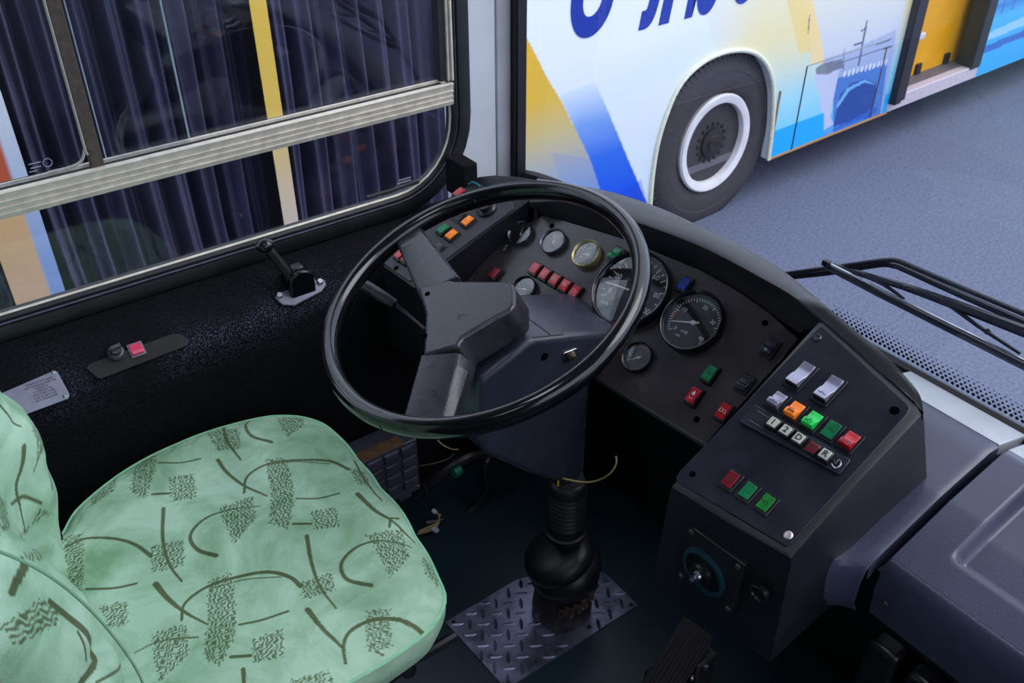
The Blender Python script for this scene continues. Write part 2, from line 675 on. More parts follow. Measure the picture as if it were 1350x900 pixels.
def strip(d0, d1, c_prof):
    """sweep: list of (d, c) profile points along the window outline"""
    secs = []
    paths = [wpath(d) for d, c in c_prof]
    for i in range(len(paths[0])):
        secs.append([WF.P(paths[j][i][0], paths[j][i][1], c_prof[j][1]) for j in range(len(c_prof))])
    return secs


MB().loft(strip(0, 0, [(-.004, -.008), (-.004, .006), (.004, .011), (.011, .006), (.015, .006), (.017, .011), (.030, .014), (.043, .010), (.050, -.004), (.05, -.02)])).build('rubber_gasket', M_rubber, sw, smooth=40)
MB().loft(strip(0, 0, [(-.0055, .005), (-.003, .0085), (-.0005, .005), (-.003, .003)]), closed=True).build('bright_bead', M_alu, sw)
MB().loft(strip(0, 0, [(.0115, .0065), (.013, .0095), (.0150, .0065), (.013, .005)]), closed=True).build('bright_bead', mat('grey_bead', (96, 98, 118), .35), sw)
# lower fixed pane
MB().prism(WF, [(a, b) for a, b in wpath(.004) if b < .88]+[(XR, .88), (-.9, .88)], -.003, .001).build('glass_pane', M_glass, sw, smooth=0)
# aluminium rail: stepped extrusion
prof = [(.858, -.02), (.858, .016), (.866, .019), (.867, .016), (.876, .019), (.877, .016), (.886, .020), (.887, .017), (.900, .021), (.902, .017), (.902, .012), (.897, .012), (.897, -.02)]
secs = [[WF.P(x, z-(.0), c) for z, c in prof] for x in (-.9, .937)]
MB().loft(secs, closed=True, cap=True).build('aluminium_rail', M_alu, sw, smooth=25)
MB().box(WF, -.9, .918, .8975, .901, -.02, .0115).build('sliding_channel', M_dark, sw, smooth=0)
MB().box(WF, -.9, .918, .899, .9065, -.0035, .0).build('inner_rail', M_alu, sw, bevel=.0005)
# vertical aluminium channel at the front end and black seal
MB().box(WF, .928, .934, .905, 1.5, -.01, .014).box(WF, .9345, .940, .905, 1.5, -.01, .018).build('aluminium_channel', M_alu, sw, bevel=.0015)
MB().box(WF, .9135, .9275, .905, 1.5, -.012, .010).build('rubber_seal', M_rubber, sw, bevel=.001)
# sliding panes: left pane ends in a brown rubber mullion, second pane ends with a bare glass edge
MB().prism(WF, rrect(-.9, .262, .905, 1.5, .03), .0035, .0075).build('glass_pane', M_glass, sw, smooth=0)
MB().prism(WF, [(.272, .905), (.423, .905), (.425, 1.5), (.272, 1.5)], .0035, .0075).build('glass_pane', M_glass, sw, smooth=0)
MB().prism(WF, [(.30, .905), (.915, .905), (.915, 1.5), (.30, 1.5)], -.010, -.006).build('glass_pane', M_glass, sw, smooth=0)
mul = [(.262, .9), (.264, 1.5), (.285, 1.5), (.283, .9)]
MB().prism(WF, mul, .001, .012).build('mullion', mat('brown_rubber', (74, 62, 56), .6, nscale=90, var=.4), sw, bevel=.002)
MB().tube([WF.P(.262, .925, .011), WF.P(.2605, .93, .011), WF.P(.2625, 1.5, .011)], .0022, 6).tube([WF.P(.2605, .935, .010), WF.P(.252, .918, .010), WF.P(.235, .9115, .010), WF.P(.2, .911, .010)], .0022, 6, smooth=4).build('worn_pane_edge', mat('cloudy_edge', (160, 158, 150), .5), sw)
MB().box(WF, .4225, .4248, .911, 1.5, .003, .0082).build('bare_glass_edge', mat('ground_glass_edge', (150, 165, 175), .3), sw, smooth=0)
MB().box(WF, .2875, .2893, .911, 1.5, .003, .0082).build('bare_glass_edge', MATS['ground_glass_edge'], sw, smooth=0)
# etched maker's marks
wm = mat('etched_white_print', (150, 153, 165), .6)
for q, (px, py, s_) in enumerate(((45, 213, .012), (48, 218, .009), (46, 223, .011))):
    a_, b_ = WF.uv(px, py)
    MB().box(WF, a_-.010, a_+.008-.003*q, b_, b_+.0014, .0078, .0082).build('etched_mark', wm, sw, smooth=0)
a_, b_ = WF.uv(61, 212)
MB().ring(WF, [(.006, .0078), (.007, .0078), (.007, .0082), (.006, .0082)], 16, a_, b_).build('etched_mark', wm, sw)
a_, b_ = WF.uv(530, 241)
for q in range(3):
    MB().box(WF, a_-.016+.004*q, a_+.020, b_-.006+q*.006, b_-.003+q*.006, .0011, .0014).build('etched_mark', wm, sw, smooth=0)
# small broken black sun-visor clip on the lower pane
a0_, b0_ = WF.uv(482, 259)
a1_, b1_ = WF.uv(550, 238)
MB().tube([WF.P(a0_, b0_, .004), WF.P((a0_+a1_)/2-.01, (b0_+b1_)/2, .006), WF.P(a1_, b1_, .004)], [.0035, .003, .0045], 8).build('black_clip', M_rubber, sw)

# ================================================================== OTHER BUS
BY = radians(2.3)
BF = Fr((3.0, 3.07, 0), (cos(BY), sin(BY), 0), (0, 0, 1))       # n points towards us
bus = thing('articulated_bus', 'white, yellow and blue liveried articulated bus parked alongside, open door and black bellows', 'bus', (4.0, 3.11, -.9))


def B(px, py, c=0.):
    return BF.uv(px, py, c)


def inpoly(X, Y, poly):
    r = np.zeros(X.shape, bool)
    n = len(poly)
    for i in range(n):
        x0, y0 = poly[i]
        x1, y1 = poly[(i+1) % n]
        c = ((y0 > Y) != (y1 > Y))
        with np.errstate(divide='ignore', invalid='ignore'):
            xi = (x1-x0)*(Y-y0)/(y1-y0+1e-12)+x0
        r ^= c & (X < xi)
    return r


def ramp(t, stops):
    t = np.clip(t, 0, 1)
    xs = [s[0] for s in stops]
    c = np.array([lin(s[1]) for s in stops])
    return np.stack([np.interp(t, xs, c[:, k]) for k in range(3)], -1)


WHC = BF.uv(944, 190, -.03)                 # wheel centre
AR = .56                          # arch radius
uD0, uD1 = B(1189, 60)[0], B(1290, 40)[0]
zS = -.655                        # skirt height
uBE = -.93                        # rear edge of the front section
arch = [tuple(p[:2]) for p in spline([np.array([*B(*p), 0.]) for p in ((856, 275), (859, 235), (866, 190), (878, 150), (893, 116), (915, 90), (942, 73), (971, 66), (995, 70), (1010, 85), (1018, 108), (1019, 140), (1017, 172), (1012, 211))], 3)]
arch[0] = (arch[0][0], zS)
arch[-1] = (arch[-1][0], zS)
sill = -.50
outl = [(uBE, 1.7), (uBE, zS)]+arch+[(uD0-.0, zS), (uD0, 1.7)]
MB().prism(BF, outl, -.05, 0).build('side_panel', mat('bus_white_paint', (216, 224, 232), .25, nscale=3, var=.03, coat=.5), bus, smooth=0)
outl2 = [(uD1+.14, zS), (6.6, zS), (6.6, 1.7), (uD1+.14, 1.7)]
MB().prism(BF, outl2, -.05, 0).build('side_panel', mat('bus_sky_blue_paint', (90, 190, 235), .25, nscale=2, var=.15, coat=.5), bus, smooth=0)


def print_sheet(name, u0, u1, z0, z1, outline, colf, step=.0065, hole=None, par=None, c=.0012):
    nu, nz = int((u1-u0)/step)+1, int((z1-z0)/step)+1
    us, zs = np.linspace(u0, u1, nu), np.linspace(z0, z1, nz)
    U, Z = np.meshgrid(us, zs, indexing='ij')
    colr = colf(U, Z)
    ctrU, ctrZ = (U[:-1, :-1]+U[1:, 1:])/2, (Z[:-1, :-1]+Z[1:, 1:])/2
    keep = inpoly(ctrU, ctrZ, outline)
    off = np.array(wloc(par))
    V = BF.o-off+U[..., None]*BF.u+Z[..., None]*BF.v+c*BF.n
    idx = np.arange(nu*nz).reshape(nu, nz)
    F = np.stack([idx[:-1, :-1], idx[1:, :-1], idx[1:, 1:], idx[:-1, 1:]], -1)[keep]
    me = bpy.data.meshes.new(name)
    me.from_pydata(V.reshape(-1, 3).tolist(), [], F.tolist())
    at = me.color_attributes.new('col', 'FLOAT_COLOR', 'POINT')
    at.data.foreach_set('color', np.concatenate([colr.reshape(-1, 3), np.ones((nu*nz, 1))], 1).astype('f').ravel())
    o = bpy.data.objects.new(name, me)
    COL.objects.link(o)
    o.parent = par
    me.materials.append(attr_mat(name, .22, coat=.5))
    return o


def BP(l):
    return [B(x, y) for x, y in l]


def Z4(l):
    return [B(950+x*.2967, y*.2967) for x, y in l]


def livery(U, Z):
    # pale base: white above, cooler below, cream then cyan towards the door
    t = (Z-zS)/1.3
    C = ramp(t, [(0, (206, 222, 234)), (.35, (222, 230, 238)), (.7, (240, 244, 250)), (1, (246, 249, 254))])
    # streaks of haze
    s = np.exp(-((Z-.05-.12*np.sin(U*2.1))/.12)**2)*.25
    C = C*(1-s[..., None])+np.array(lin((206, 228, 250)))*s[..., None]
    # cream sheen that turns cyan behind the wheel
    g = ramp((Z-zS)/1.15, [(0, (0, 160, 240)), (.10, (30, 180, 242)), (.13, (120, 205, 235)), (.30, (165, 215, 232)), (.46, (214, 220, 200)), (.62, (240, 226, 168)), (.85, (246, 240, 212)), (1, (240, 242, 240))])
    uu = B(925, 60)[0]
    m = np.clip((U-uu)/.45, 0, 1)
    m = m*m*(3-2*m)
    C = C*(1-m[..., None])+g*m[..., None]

    def lay(poly, col, a=1.):
        k = inpoly(U, Z, poly)
        cc = col(U, Z) if callable(col) else np.array(lin(col))
        if callable(col):
            C[k] = C[k]*(1-a)+cc[k]*a
        else:
            C[k] = C[k]*(1-a)+cc*a
    # tall yellow wedge on the left
    zz0, zz1 = B(700, 290)[1], B(690, 30)[1]
    yel = lambda u, z: ramp((z-zz0)/(zz1-zz0), [(0, (110, 145, 205)), (.2, (160, 168, 186)), (.42, (200, 184, 130)), (.62, (228, 184, 62)), (1, (238, 184, 30))])
    lay(BP([(640, -60), (664, -6), (678, 22), (700, 60), (720, 100), (742, 137), (760, 173), (778, 210), (787, 237), (797, 270), (810, 330), (600, 330), (600, -60)]), yel)
    lay(BP([(726, 200), (778, 210), (787, 237), (797, 270), (810, 330), (770, 330)]), (110, 140, 205), .28)
    # blue wedge
    b0, b1 = B(820, 300)[1], B(780, 112)[1]
    blu = lambda u, z: ramp((z-b0)/(b1-b0), [(0, (0, 50, 180)), (.30, (0, 84, 222)), (.55, (40, 105, 222)), (.78, (120, 160, 228)), (1, (216, 230, 246))])
    lay(BP([(738, 126), (784, 108), (800, 143), (826, 205), (853, 268), (880, 330), (810, 330), (797, 270), (787, 237), (778, 210), (760, 173)]), blu)
    lay(BP([(806, 260), (845, 236), (853, 268), (880, 330), (805, 330)]), (0, 60, 205), .4)
    # pale shaded band above the arch
    lay(BP([(920, -30), (1040, -30), (1065, 70), (1000, 72), (945, 70), (934, 35)]), (232, 222, 186), .35)
    # two translucent yellow stripes
    lay(Z4([(285, -20), (372, -20), (398, 120), (400, 230), (345, 235), (325, 120)]), (244, 206, 96), .55)
    lay(Z4([(372, -20), (402, -20), (450, 190), (462, 280), (400, 285), (396, 120)]), (250, 212, 140), .7)
    # photograph of a bridge: sky, haze, river
    sk = lambda u, z: ramp((z-B(1100, 150)[1])/.75, [(0, (150, 165, 215)), (.3, (176, 186, 216)), (.55, (206, 210, 222)), (1, (232, 230, 214))])
    lay(Z4([(402, -20), (830, -20), (700, 560), (560, 620), (500, 420), (462, 280), (450, 190)]), sk)
    lay(Z4([(455, 262), (560, 232), (780, 130), (770, 220), (690, 560), (560, 580), (455, 600), (500, 400)]), (120, 150, 205), .45)
    lay(Z4([(520, 345), (740, 280), (700, 560), (500, 600), (500, 420)]), (30, 105, 190), .85)
    lay(Z4([(500, 560), (530, 420), (580, 370), (640, 348), (690, 370), (690, 420), (668, 520)]), (14, 66, 150))
    lay(Z4([(512, 470), (560, 392), (640, 352), (694, 378), (640, 366), (575, 400), (520, 480)]), (110, 170, 225))
    lay(Z4([(455, 600), (700, 470), (688, 500), (650, 518), (455, 597)]), (20, 92, 190))
    lay(Z4([(415, 330), (528, 305), (500, 440), (488, 520), (502, 550), (455, 580), (440, 440)]), (196, 198, 226), .9)
    lay(Z4([(420, 305), (455, 280), (540, 262), (545, 300), (470, 330), (425, 330)]), (100, 98, 112), .8)
    for l, wd in ((((650, 90), (612, 290)), .009), (((590, 200), (632, 186)), .008), (((622, 138), (645, 126)), .006), (((548, 222), (545, 320)), .004), (((395, 62), (388, 150)), .004), (((520, 282), (760, 205)), .004), (((690, 200), (760, 172)), .004)):
        (x0, y0), (x1, y1) = Z4(l)
        d = np.array([x1-x0, y1-y0])
        L = np.linalg.norm(d)
        tt = ((U-x0)*d[0]+(Z-y0)*d[1])/L
        dd = np.abs(-(U-x0)*d[1]+(Z-y0)*d[0])/L
        k = (tt > 0) & (tt < L) & (dd < wd)
        C[k] = lin((96, 104, 130))
    # railings of the bridge
    k = inpoly(U, Z, Z4([(540, 320), (740, 262), (745, 285), (540, 345)])) & (np.sin(U*150) > .2)
    C[k] = lin((214, 222, 238))
    # cyan skirt
    lay(BP([(1014, 176), (1086, 148), (1086, 185), (1010, 215)]), (0, 166, 244))
    return C


uR = uD0
pr_out = [(uBE+.003, 1.0), (uBE+.003, zS+.004)]+[(WHC[0]+(a-WHC[0])*1.01, WHC[1]+(b-WHC[1])*1.01) for a, b in arch]+[(uR-.003, zS+.004), (uR-.003, 1.0)]
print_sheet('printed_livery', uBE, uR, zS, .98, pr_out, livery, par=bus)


def livery2(U, Z):
    C = ramp((Z-zS)/1.3, [(0, (20, 165, 232)), (.3, (70, 180, 236)), (.36, (40, 130, 205)), (.42, (120, 200, 240)), (.62, (170, 214, 236)), (.7, (226, 232, 196)), (1, (240, 236, 190))])
    for a in (B(1313, 40)[0], B(1332, 20)[0]):
        k = (np.abs(U-a-.0*Z) < .012) & (Z > -.25) & (Z < .3)
        C[k] = lin((60, 110, 180))
    k = inpoly(U, Z, BP([(1277, 70), (1420, 10), (1420, 18), (1280, 78)]))
    C[k] = lin((40, 100, 190))
    k = inpoly(U, Z, BP([(1288, 50), (1420, -10), (1420, 4), (1286, 60)]))
    C[k] = lin((150, 205, 238))
    return C


print_sheet('printed_livery', uD1+.143, 6.5, zS+.004, .7, [(uD1+.143, zS), (6.6, zS), (6.6, .8), (uD1+.143, .8)], livery2, step=.01, par=bus)
# arch lip, skirt edge trim, panel gaps
ac = [BF.P(a, b, .004) for a, b in arch]
MB().tube(ac, .012, 8).build('wheel_arch_lip', mat('cream_lip', (220, 220, 200), .4), bus, label='cream rolled lip of the wheel arch')
am = mat('orange_edge', (150, 105, 60), .5)
MB().tube([BF.P(arch[-1][0], zS+.0, .0), BF.P(uD0, zS, .0)], .009, 6).build('skirt_edge', am, bus, label='worn orange skirt edge')
MB().tube([BF.P(arch[-1][0]+.005, zS, .004), BF.P(arch[-1][0]+.006, WHC[1]+.2, .004)], .006, 6).build('skirt_edge', am, bus, label='worn orange skirt edge')
for (p, q) in (((1064, 87), (1042, 197)), ((1169, 62), (1146, 153))):
    (a, b), (c, d) = B(*p), B(*q)
    MB().tube([BF.P(a, b, .001), BF.P((a+c)/2, d, .001)], .005, 6).build('hatch_gap', mat('rusty_gap', (96, 66, 46), .7) if p[0] > 1100 else M_dark, bus)
(a, b), (c, d) = B(1064, 87), B(1169, 62)
MB().tube([BF.P(a, b, .001), BF.P(c, b+.0, .001)], .003, 6).build('hatch_gap', mat('grey_gap', (130, 140, 140), .6), bus)
# wheel arch liner and underside, floor and far wall
MB().lathe(Fr(BF.P(WHC[0], WHC[1]-.01, 0), BF.u, BF.v), [(AR, -.6), (AR, -.04)], 40, a0=-.1, a1=pi+.1).build('arch_liner', M_dark, bus)
MB().box(BF, uBE, 6.6, -.60, -.56, -2.4, -.06).build('floor_pan', mat('grey_bus_floor', (96, 92, 100), .6), bus, smooth=0)
MB().box(BF, uBE, 6.6, -.56, 1.6, -2.4, -2.36).build('inner_wall', M_dark, bus, smooth=0)
MB().box(BF, uBE, uBE+.05, -.6, 1.7, -2.4, -.04).build('end_wall', M_dark, bus, smooth=0)
MB().box(BF, 6.55, 6.6, -.6, 1.7, -2.4, -.05).build('end_wall', M_dark, bus, smooth=0)
MB().box(BF, uBE, 6.6, 1.65, 1.7, -2.4, -.04).build('roof_panel', MATS['bus_white_paint'], bus, smooth=0)
# second wheel far along, below the skirt
# wheel
wf = Fr(BF.P(WHC[0], WHC[1], -.045), BF.u, BF.v, BF.n)
TR = .475
wc = (WHC[0], WHC[1])
whl = MB().lathe(wf, [(.265, -.26), (.40, -.27), (.462, -.25), (TR, -.21), (TR, -.05), (.466, -.022), (.452, -.004), (.43, .006), (.40, .012), (.385, .0125), (.383, .010), (.36, .011), (.33, .010), (.30, .004), (.278, -.004), (.265, -.02)], 72).build('wheel', mat('tyre_rubber', (52, 49, 54), .75, nscale=30, var=.18), bus, label='large black tyre under the wheel arch')
tb = MB()
for i in range(84):
    t = 2*pi*i/84
    ff = Fr(wf.P(cos(t)*TR, sin(t)*TR, 0), wf.u*(-sin(t))+wf.v*cos(t), wf.n)
    tb.box(Fr(ff.o, ff.u, ff.v), -.011, .011, -.10 if i % 2 else -.08, -.020, -.002, .010)
    g2 = Fr(wf.P(cos(t)*(TR-.045), sin(t)*(TR-.045), -.004), wf.u*cos(t)+wf.v*sin(t), wf.v*cos(t)-wf.u*sin(t), wf.n)
    tb.add([g2.P(-.006, -.010, .002), g2.P(.036, -.012, -.018), g2.P(.036, .012, -.018), g2.P(-.006, .010, .002), g2.P(-.002, -.008, .012), g2.P(.040, -.010, -.006), g2.P(.040, .010, -.006), g2.P(-.002, .008, .012)], [(0, 1, 2, 3), (4, 5, 6, 7), (0, 1, 5, 4), (1, 2, 6, 5), (2, 3, 7, 6), (3, 0, 4, 7)])
    tb.box(Fr(wf.P(cos(t)*(TR-.012), sin(t)*(TR-.012), -.012), wf.u*(-sin(t))+wf.v*cos(t), wf.n), -.011, .011, -.01, .006, -.006, .006)
tb.build('tread_blocks', MATS['tyre_rubber'], whl, smooth=0, kind='stuff')
MB().ring(wf, [(.262, -.02), (.270, .008), (.262, .020), (.250, .020), (.222, .012), (.216, -.01), (.22, -.03)], 64).build('rim_ring', mat('white_rim_paint', (218, 214, 218), .4, nscale=14, var=.08), whl, label='white painted rim ring')
MB().lathe(wf, [(.24, -.12), (.215, -.03), (.19, -.055), (.12, -.06), (.118, -.03), (.085, -.025), (.080, -.005), (.045, .0), (.04, .010), (1e-4, .012)][0:], 48).build('hub', mat('dark_hub', (20, 18, 23), .55), whl, label='black wheel hub')
nb = MB()
for i in range(16):
    t = 2*pi*i/16
    nb.lathe(Fr(wf.P(.104*cos(t), .104*sin(t), -.03), wf.u, wf.v), [(.013, -.005), (.013, .012), (.009, .018), (1e-4, .018)], 6)
nb.build('hub_nuts', MATS['dark_hub'], whl, kind='stuff', smooth=0)
# lettering
M_let = mat('deep_blue_lettering', (16, 52, 160), .3, coat=.3)
a_, b_ = B(770, 47)
LT = dict(size=.43, shear=.25, offset=.016, align='LEFT', depth=.0015)
for ch, px, py, s_, sxx in (('С', 749, 47, .46, .74), ('л', 850, 31, .43, .74), ('ю', 906, 17, .43, .60), ('б', 966, 0, .43, .7), ('о', 1016, -12, .43, .7)):
    a_, b_ = B(px, py)
    text('lettering', ch, s_, BF, a_-.02, b_, .003, M_let, bus, shear=.25, offset=.024, align='LEFT', depth=.001, sx=sxx)
# door: folded leaves left and right, yellow panel, step
dk = mat('door_leaf_black', (34, 33, 42), .4)
dl = thing
M_yel = mat('yellow_door_panel', (226, 158, 12), .4, nscale=8, var=.05)
for k, (a0, a1) in enumerate(((uD0+.0, uD0+.075), (uD0+.08, uD0+.15))):
    MB().box(BF, a0, a1, sill-.10, 1.5, -.07, .045-.02*k).build('door_leaf', dk, bus, bevel=.01)
MB().box(BF, uD1+.02, uD1+.14, sill-.08, 1.5, -.10, .015).build('door_leaf', dk, bus, bevel=.01)
MB().box(BF, uD0-.0, uD1+.14, zS, -.565, -.06, .004).build('door_sill', mat('pale_sill', (190, 178, 190), .5), bus, bevel=.006, label='pale worn door sill')
YD = -.15
ya, yb0 = BF.uv(1208, 40, YD)[0], BF.uv(1275, 60, YD)[0]
yp = MB().box(BF, ya, yb0+.05, BF.uv(1240, 90, YD)[1], 1.5, YD-.03, YD).build('partition_panel', M_yel, bus, bevel=.004, label='bright yellow panel inside the doorway')
z90 = BF.uv(1240, 92, YD)[1]
m = MB().box(BF, ya-.02, yb0+.05, z90-.07, z90+.03, YD-.02, YD+.012).build('black_bracket', M_dark, yp, bevel=.004)
for px_ in (1213, 1247):
    a = BF.uv(px_, 75, YD)[0]
    MB().box(BF, a-.03, a+.03, z90, z90+.11, YD-.01, YD+.015).build('black_bracket', M_dark, yp, bevel=.004)
a, b = BF.uv(1201, 75, -.08)
MB().box(BF, a-.02, a+.015, sill-.05, b+.13, -.09, -.06).box(BF, a-.03, a+.06, b+.11, b+.15, -.10, -.05).build('grab_post', mat('white_post', (200, 198, 206), .4), bus, bevel=.006)


# bellows between the two sections of the bus
def bellow(u, z):
    ph = .9*np.sin(z*1.7+.4)+.5*np.sin(z*3.9+u*2)
    d = .042*np.sin(u*2*pi/.105+ph)+.024*np.sin(u*2*pi/.047+1.7*ph+1.3*z)+.02*np.sin(u*7+z*2.)
    return -.10+d


bel = None
zs = np.linspace(-.62, 1.6, 60)
hoopU = (B(338, 0)[0]+B(378, 300)[0])/2
uRear = B(64, 320)[0]
for (u0, u1) in ((hoopU+.03, uBE+.02), (uRear-.01, hoopU-.03), (uRear-1.2, uRear-.14)):
    us = np.arange(u0, u1, .0042)
    secs = [[BF.P(u, z, bellow(u, z)) for z in zs] for u in us]
    MB().loft(secs).build('bellows_fold', mat('bellows_fabric', (66, 63, 88), .62, nscale=5, var=.25, bump=.3, bscale=300), bus, smooth=180, label='dark pleated bellows fabric')
HM = None


def hoop(name, u0, u1, cf, c=.03, label=None):
    print_sheet(name, u0, u1, -.62, 1.6, [(u0, -.63), (u1, -.63), (u1, 1.7), (u0, 1.7)], cf, step=.012, par=bus, c=c+.0012).data.materials[0]
    return MB().box(BF, u0, u1, -.62, 1.6, -.12, c).build(name+'_frame', M_dark, bus, smooth=0, label=label)


hoop('printed_hoop', hoopU-.030, hoopU+.028, lambda U, Z: ramp((Z+.3)/1.2, [(0, (205, 190, 196)), (.3, (222, 196, 160)), (.5, (236, 196, 90)), (1, (240, 196, 60))]), label='yellow to pale centre hoop of the bellows')


def rearcol(U, Z):
    C = ramp((Z+.6)/1.6, [(0, (220, 190, 180)), (.35, (226, 186, 150)), (.52, (236, 190, 130)), (.58, (206, 96, 60)), (.66, (206, 96, 60)), (.7, (225, 228, 240)), (1, (225, 230, 240))])
    k = U > uRear-.042
    C2 = ramp((Z+.6)/1.6, [(0, (120, 150, 215)), (.4, (150, 175, 225)), (.7, (226, 232, 242)), (1, (230, 236, 244))])
    C[k] = C2[k]
    return C


hoop('printed_end_panel', uRear-.15, uRear, rearcol, c=.02, label='narrow orange and blue end frame of the rear section')


# ================================================================== DASHBOARD
RP = panel_frame(93, 25, hit(1190, 535, 'z', .80))      # right console plate
IP = panel_frame(95, 40, hit(960, 385, 'z', .74))       # instrument plate
KI = (1.52-.74)/(1.52-.755)
LP = panel_frame(90, 25, hit(650, 250, 'z', .742))      # left console plate
KL = (1.52-.742)/(1.52-.79)
dash = thing('dashboard', 'black moulded dashboard with round gauges, coloured rocker switches and raised side consoles', 'dashboard', (.9, .85, .5))

# instrument plate
ipx = [(715, 284), (745, 291), (775, 300), (824, 315), (858, 329), (922, 355), (971, 382), (1013, 411), (1053, 447), (930, 585), (790, 500)]
ipo = [IP.uv(*p) for p in ipx]+[(-.47, ipo_) for ipo_ in [-.2226*KI]]+[(IP.uv(*p)[0]-.03, IP.uv(*p)[1]) for p in ((641, 357), (671, 322))]
MB().prism(IP, ipo, -.003, 0).build('instrument_panel', M_panel, dash, bevel=.0012, label='worn satin black instrument plate')
bz = [IP.uv(930, 586), IP.uv(790, 501), (-.47, -.2232*KI)]
MB().tube([IP.P(a, b, -.004) for a, b in bz], .005, 8).build('lower_flange', M_plastic, dash)

# cowl lip, left to right, and its inner and outer walls
LO = [(709, 237), (760, 246), (813, 257), (870, 276), (922, 300), (980, 328), (1035, 360), (1079, 396), (1130, 440), (1172, 475), (1200, 503), (1214, 523), (1218, 545)]
LI = [(698, 267), (740, 266), (780, 274), (856, 299), (921, 324), (966, 346), (1003, 366), (1049, 393), (1090, 428), (1126, 459), (1158, 488), (1184, 510), (1206, 531)]
LE = [(712, 284), (745, 291), (775, 300), (824, 315), (858, 329), (922, 355), (971, 382), (1013, 411)]
LZ = [.755, .765, .776, .786, .795, .803, .810, .818]
LO_s = spline([np.array([*p, 0.]) for p in LO], 4)
LI_s = spline([np.array([*p, 0.]) for p in LI], 4)
secs = []
for i, (po, pi_) in enumerate(zip(LO_s, LI_s)):
    t = i/4
    drop = 1. if t < 8 else max(.0, 1-(t-8)/2.2)
    hgt = 1. if t < 9 else max(.0, 1-(t-9)/2.6)
    if t <= 7:
        z = float(np.interp(t, range(8), LZ))
        O, I = hit(po[0], po[1], 'z', z-.004), hit(pi_[0], pi_[1], 'z', z)
        e = [float(np.interp(t, range(8), [q[k] for q in LE])) for k in (0, 1)]
        a, b = IP.uv(e[0], e[1])
        E_ = IP.P(a, b, -.004)
    else:
        tt = min(1, (t-7)/1.2)
        O, I = hitp(po[0], po[1], RP.n, RP.P(0, 0, -.001)), hitp(pi_[0], pi_[1], RP.n, RP.P(0, 0, .0005))
        E_ = I+np.array([0, 0, -.01])
        if t < 8.01:
            a, b = IP.uv(1053, 447)
            E_ = (1-(t-7))*IP.P(a, b, -.004)+(t-7)*E_
    d = O-I
    dn = d/np.linalg.norm(d)
    up = np.array([0, 0, 1.])
    secs.append([E_, I*.5+E_*.5-dn*.002, I-up*.006-dn*.001, I-dn*.001+up*.001, I+dn*.004+up*.0035*hgt, I+d*.35+up*.006*hgt, I+d*.6+up*.007*hgt, O-dn*.006+up*.006*hgt, O-dn*.001+up*.001, O+dn*.001-up*.008, O+dn*.006*drop-up*(.010+.05*drop), O+dn*.008*drop-up*(.014+.09*drop)])
MB().loft(secs).build('cowl', M_plastic, dash, smooth=50, label='curved black hood around the gauges')

# left console block
lcx = [(505, 350), (546, 379), (593, 342), (648, 299), (697, 264), (709, 237), (680, 232), (653, 230), (632, 232), (620, 237)]
lco = [LP.uv(*p) for p in lcx]
V1 = [LP.P(a, b, -.002) for a, b in lco]
m = MB()
m.add([LP.P(a, b, 0) for a, b in inset(lco, .004)]+V1+[p+np.array([0, 0, -.004]) for p in V1]+[np.array([p[0], p[1]+(.035 if 2 <= i_ <= 5 else 0), max(.46, p[2]-.22)]) for i_, p in enumerate(V1)],
      [tuple(range(10))]+[(i, (i+1) % 10, 10+(i+1) % 10, 10+i) for i in range(10)]+[(10+i, 10+(i+1) % 10, 20+(i+1) % 10, 20+i) for i in range(10)]+[(20+i, 20+(i+1) % 10, 30+(i+1) % 10, 30+i) for i in range(10)])
m.build('left_console', M_plastic, dash, smooth=30, label='left side console along the window sill')
s_ = KL/1000
lpl = [(-36, -232), (44, -228), (62, -196), (63, -150), (76, -10), (60, -2), (-54, -4), (-52, -60)]
MB().prism(LP, [(a*s_, b*s_) for a, b in lpl], -.001, .0022).build('switch_plate', mat('left_plate_black', (42, 42, 52), .42, bump=.2, bscale=800), dash, bevel=.001)
hole_m = mat('screw_hole_dark', (3, 3, 4), .9, spec=.02)


def hole(fr, a, b, r=.0042, par=None, c=.0023):
    MB().ring(fr, [(r, c-.002), (r*1.22, c-.002), (r*1.22, c+.0004), (r, c+.0004)], 16, a, b).lathe(fr, [(r*1.02, c+.0001), (1e-5, c+.00005)], 16, a, b).build('screw_hole', hole_m, par or dash)


hole(LP, -.004*KL, -.224*KL)
# round rotary switch and black cable on the left console
MB().lathe(LP, [(.019, 0), (.019, .006), (.016, .009), (.012, .009), (.011, .016), (1e-4, .017)], 28, .034*KL, -.040*KL).build('round_switch', M_frame, dash)
MB().tube([hitp(617, 243, LP.n, LP.P(0, 0, .004)), hitp(622, 240, LP.n, LP.P(0, 0, .006)), hitp(630, 243, LP.n, LP.P(0, 0, .004)), hitp(634, 247, LP.n, LP.P(0, 0, .0))], .0016, 6, smooth=4).build('cable', mat('turquoise_cable', (30, 130, 150), .5), dash, label='thin turquoise cable end')
MB().box(W0, .89, .925, 1.385, 1.45, .70, .775).build('foam_block', M_carpet, dash, bevel=.004)

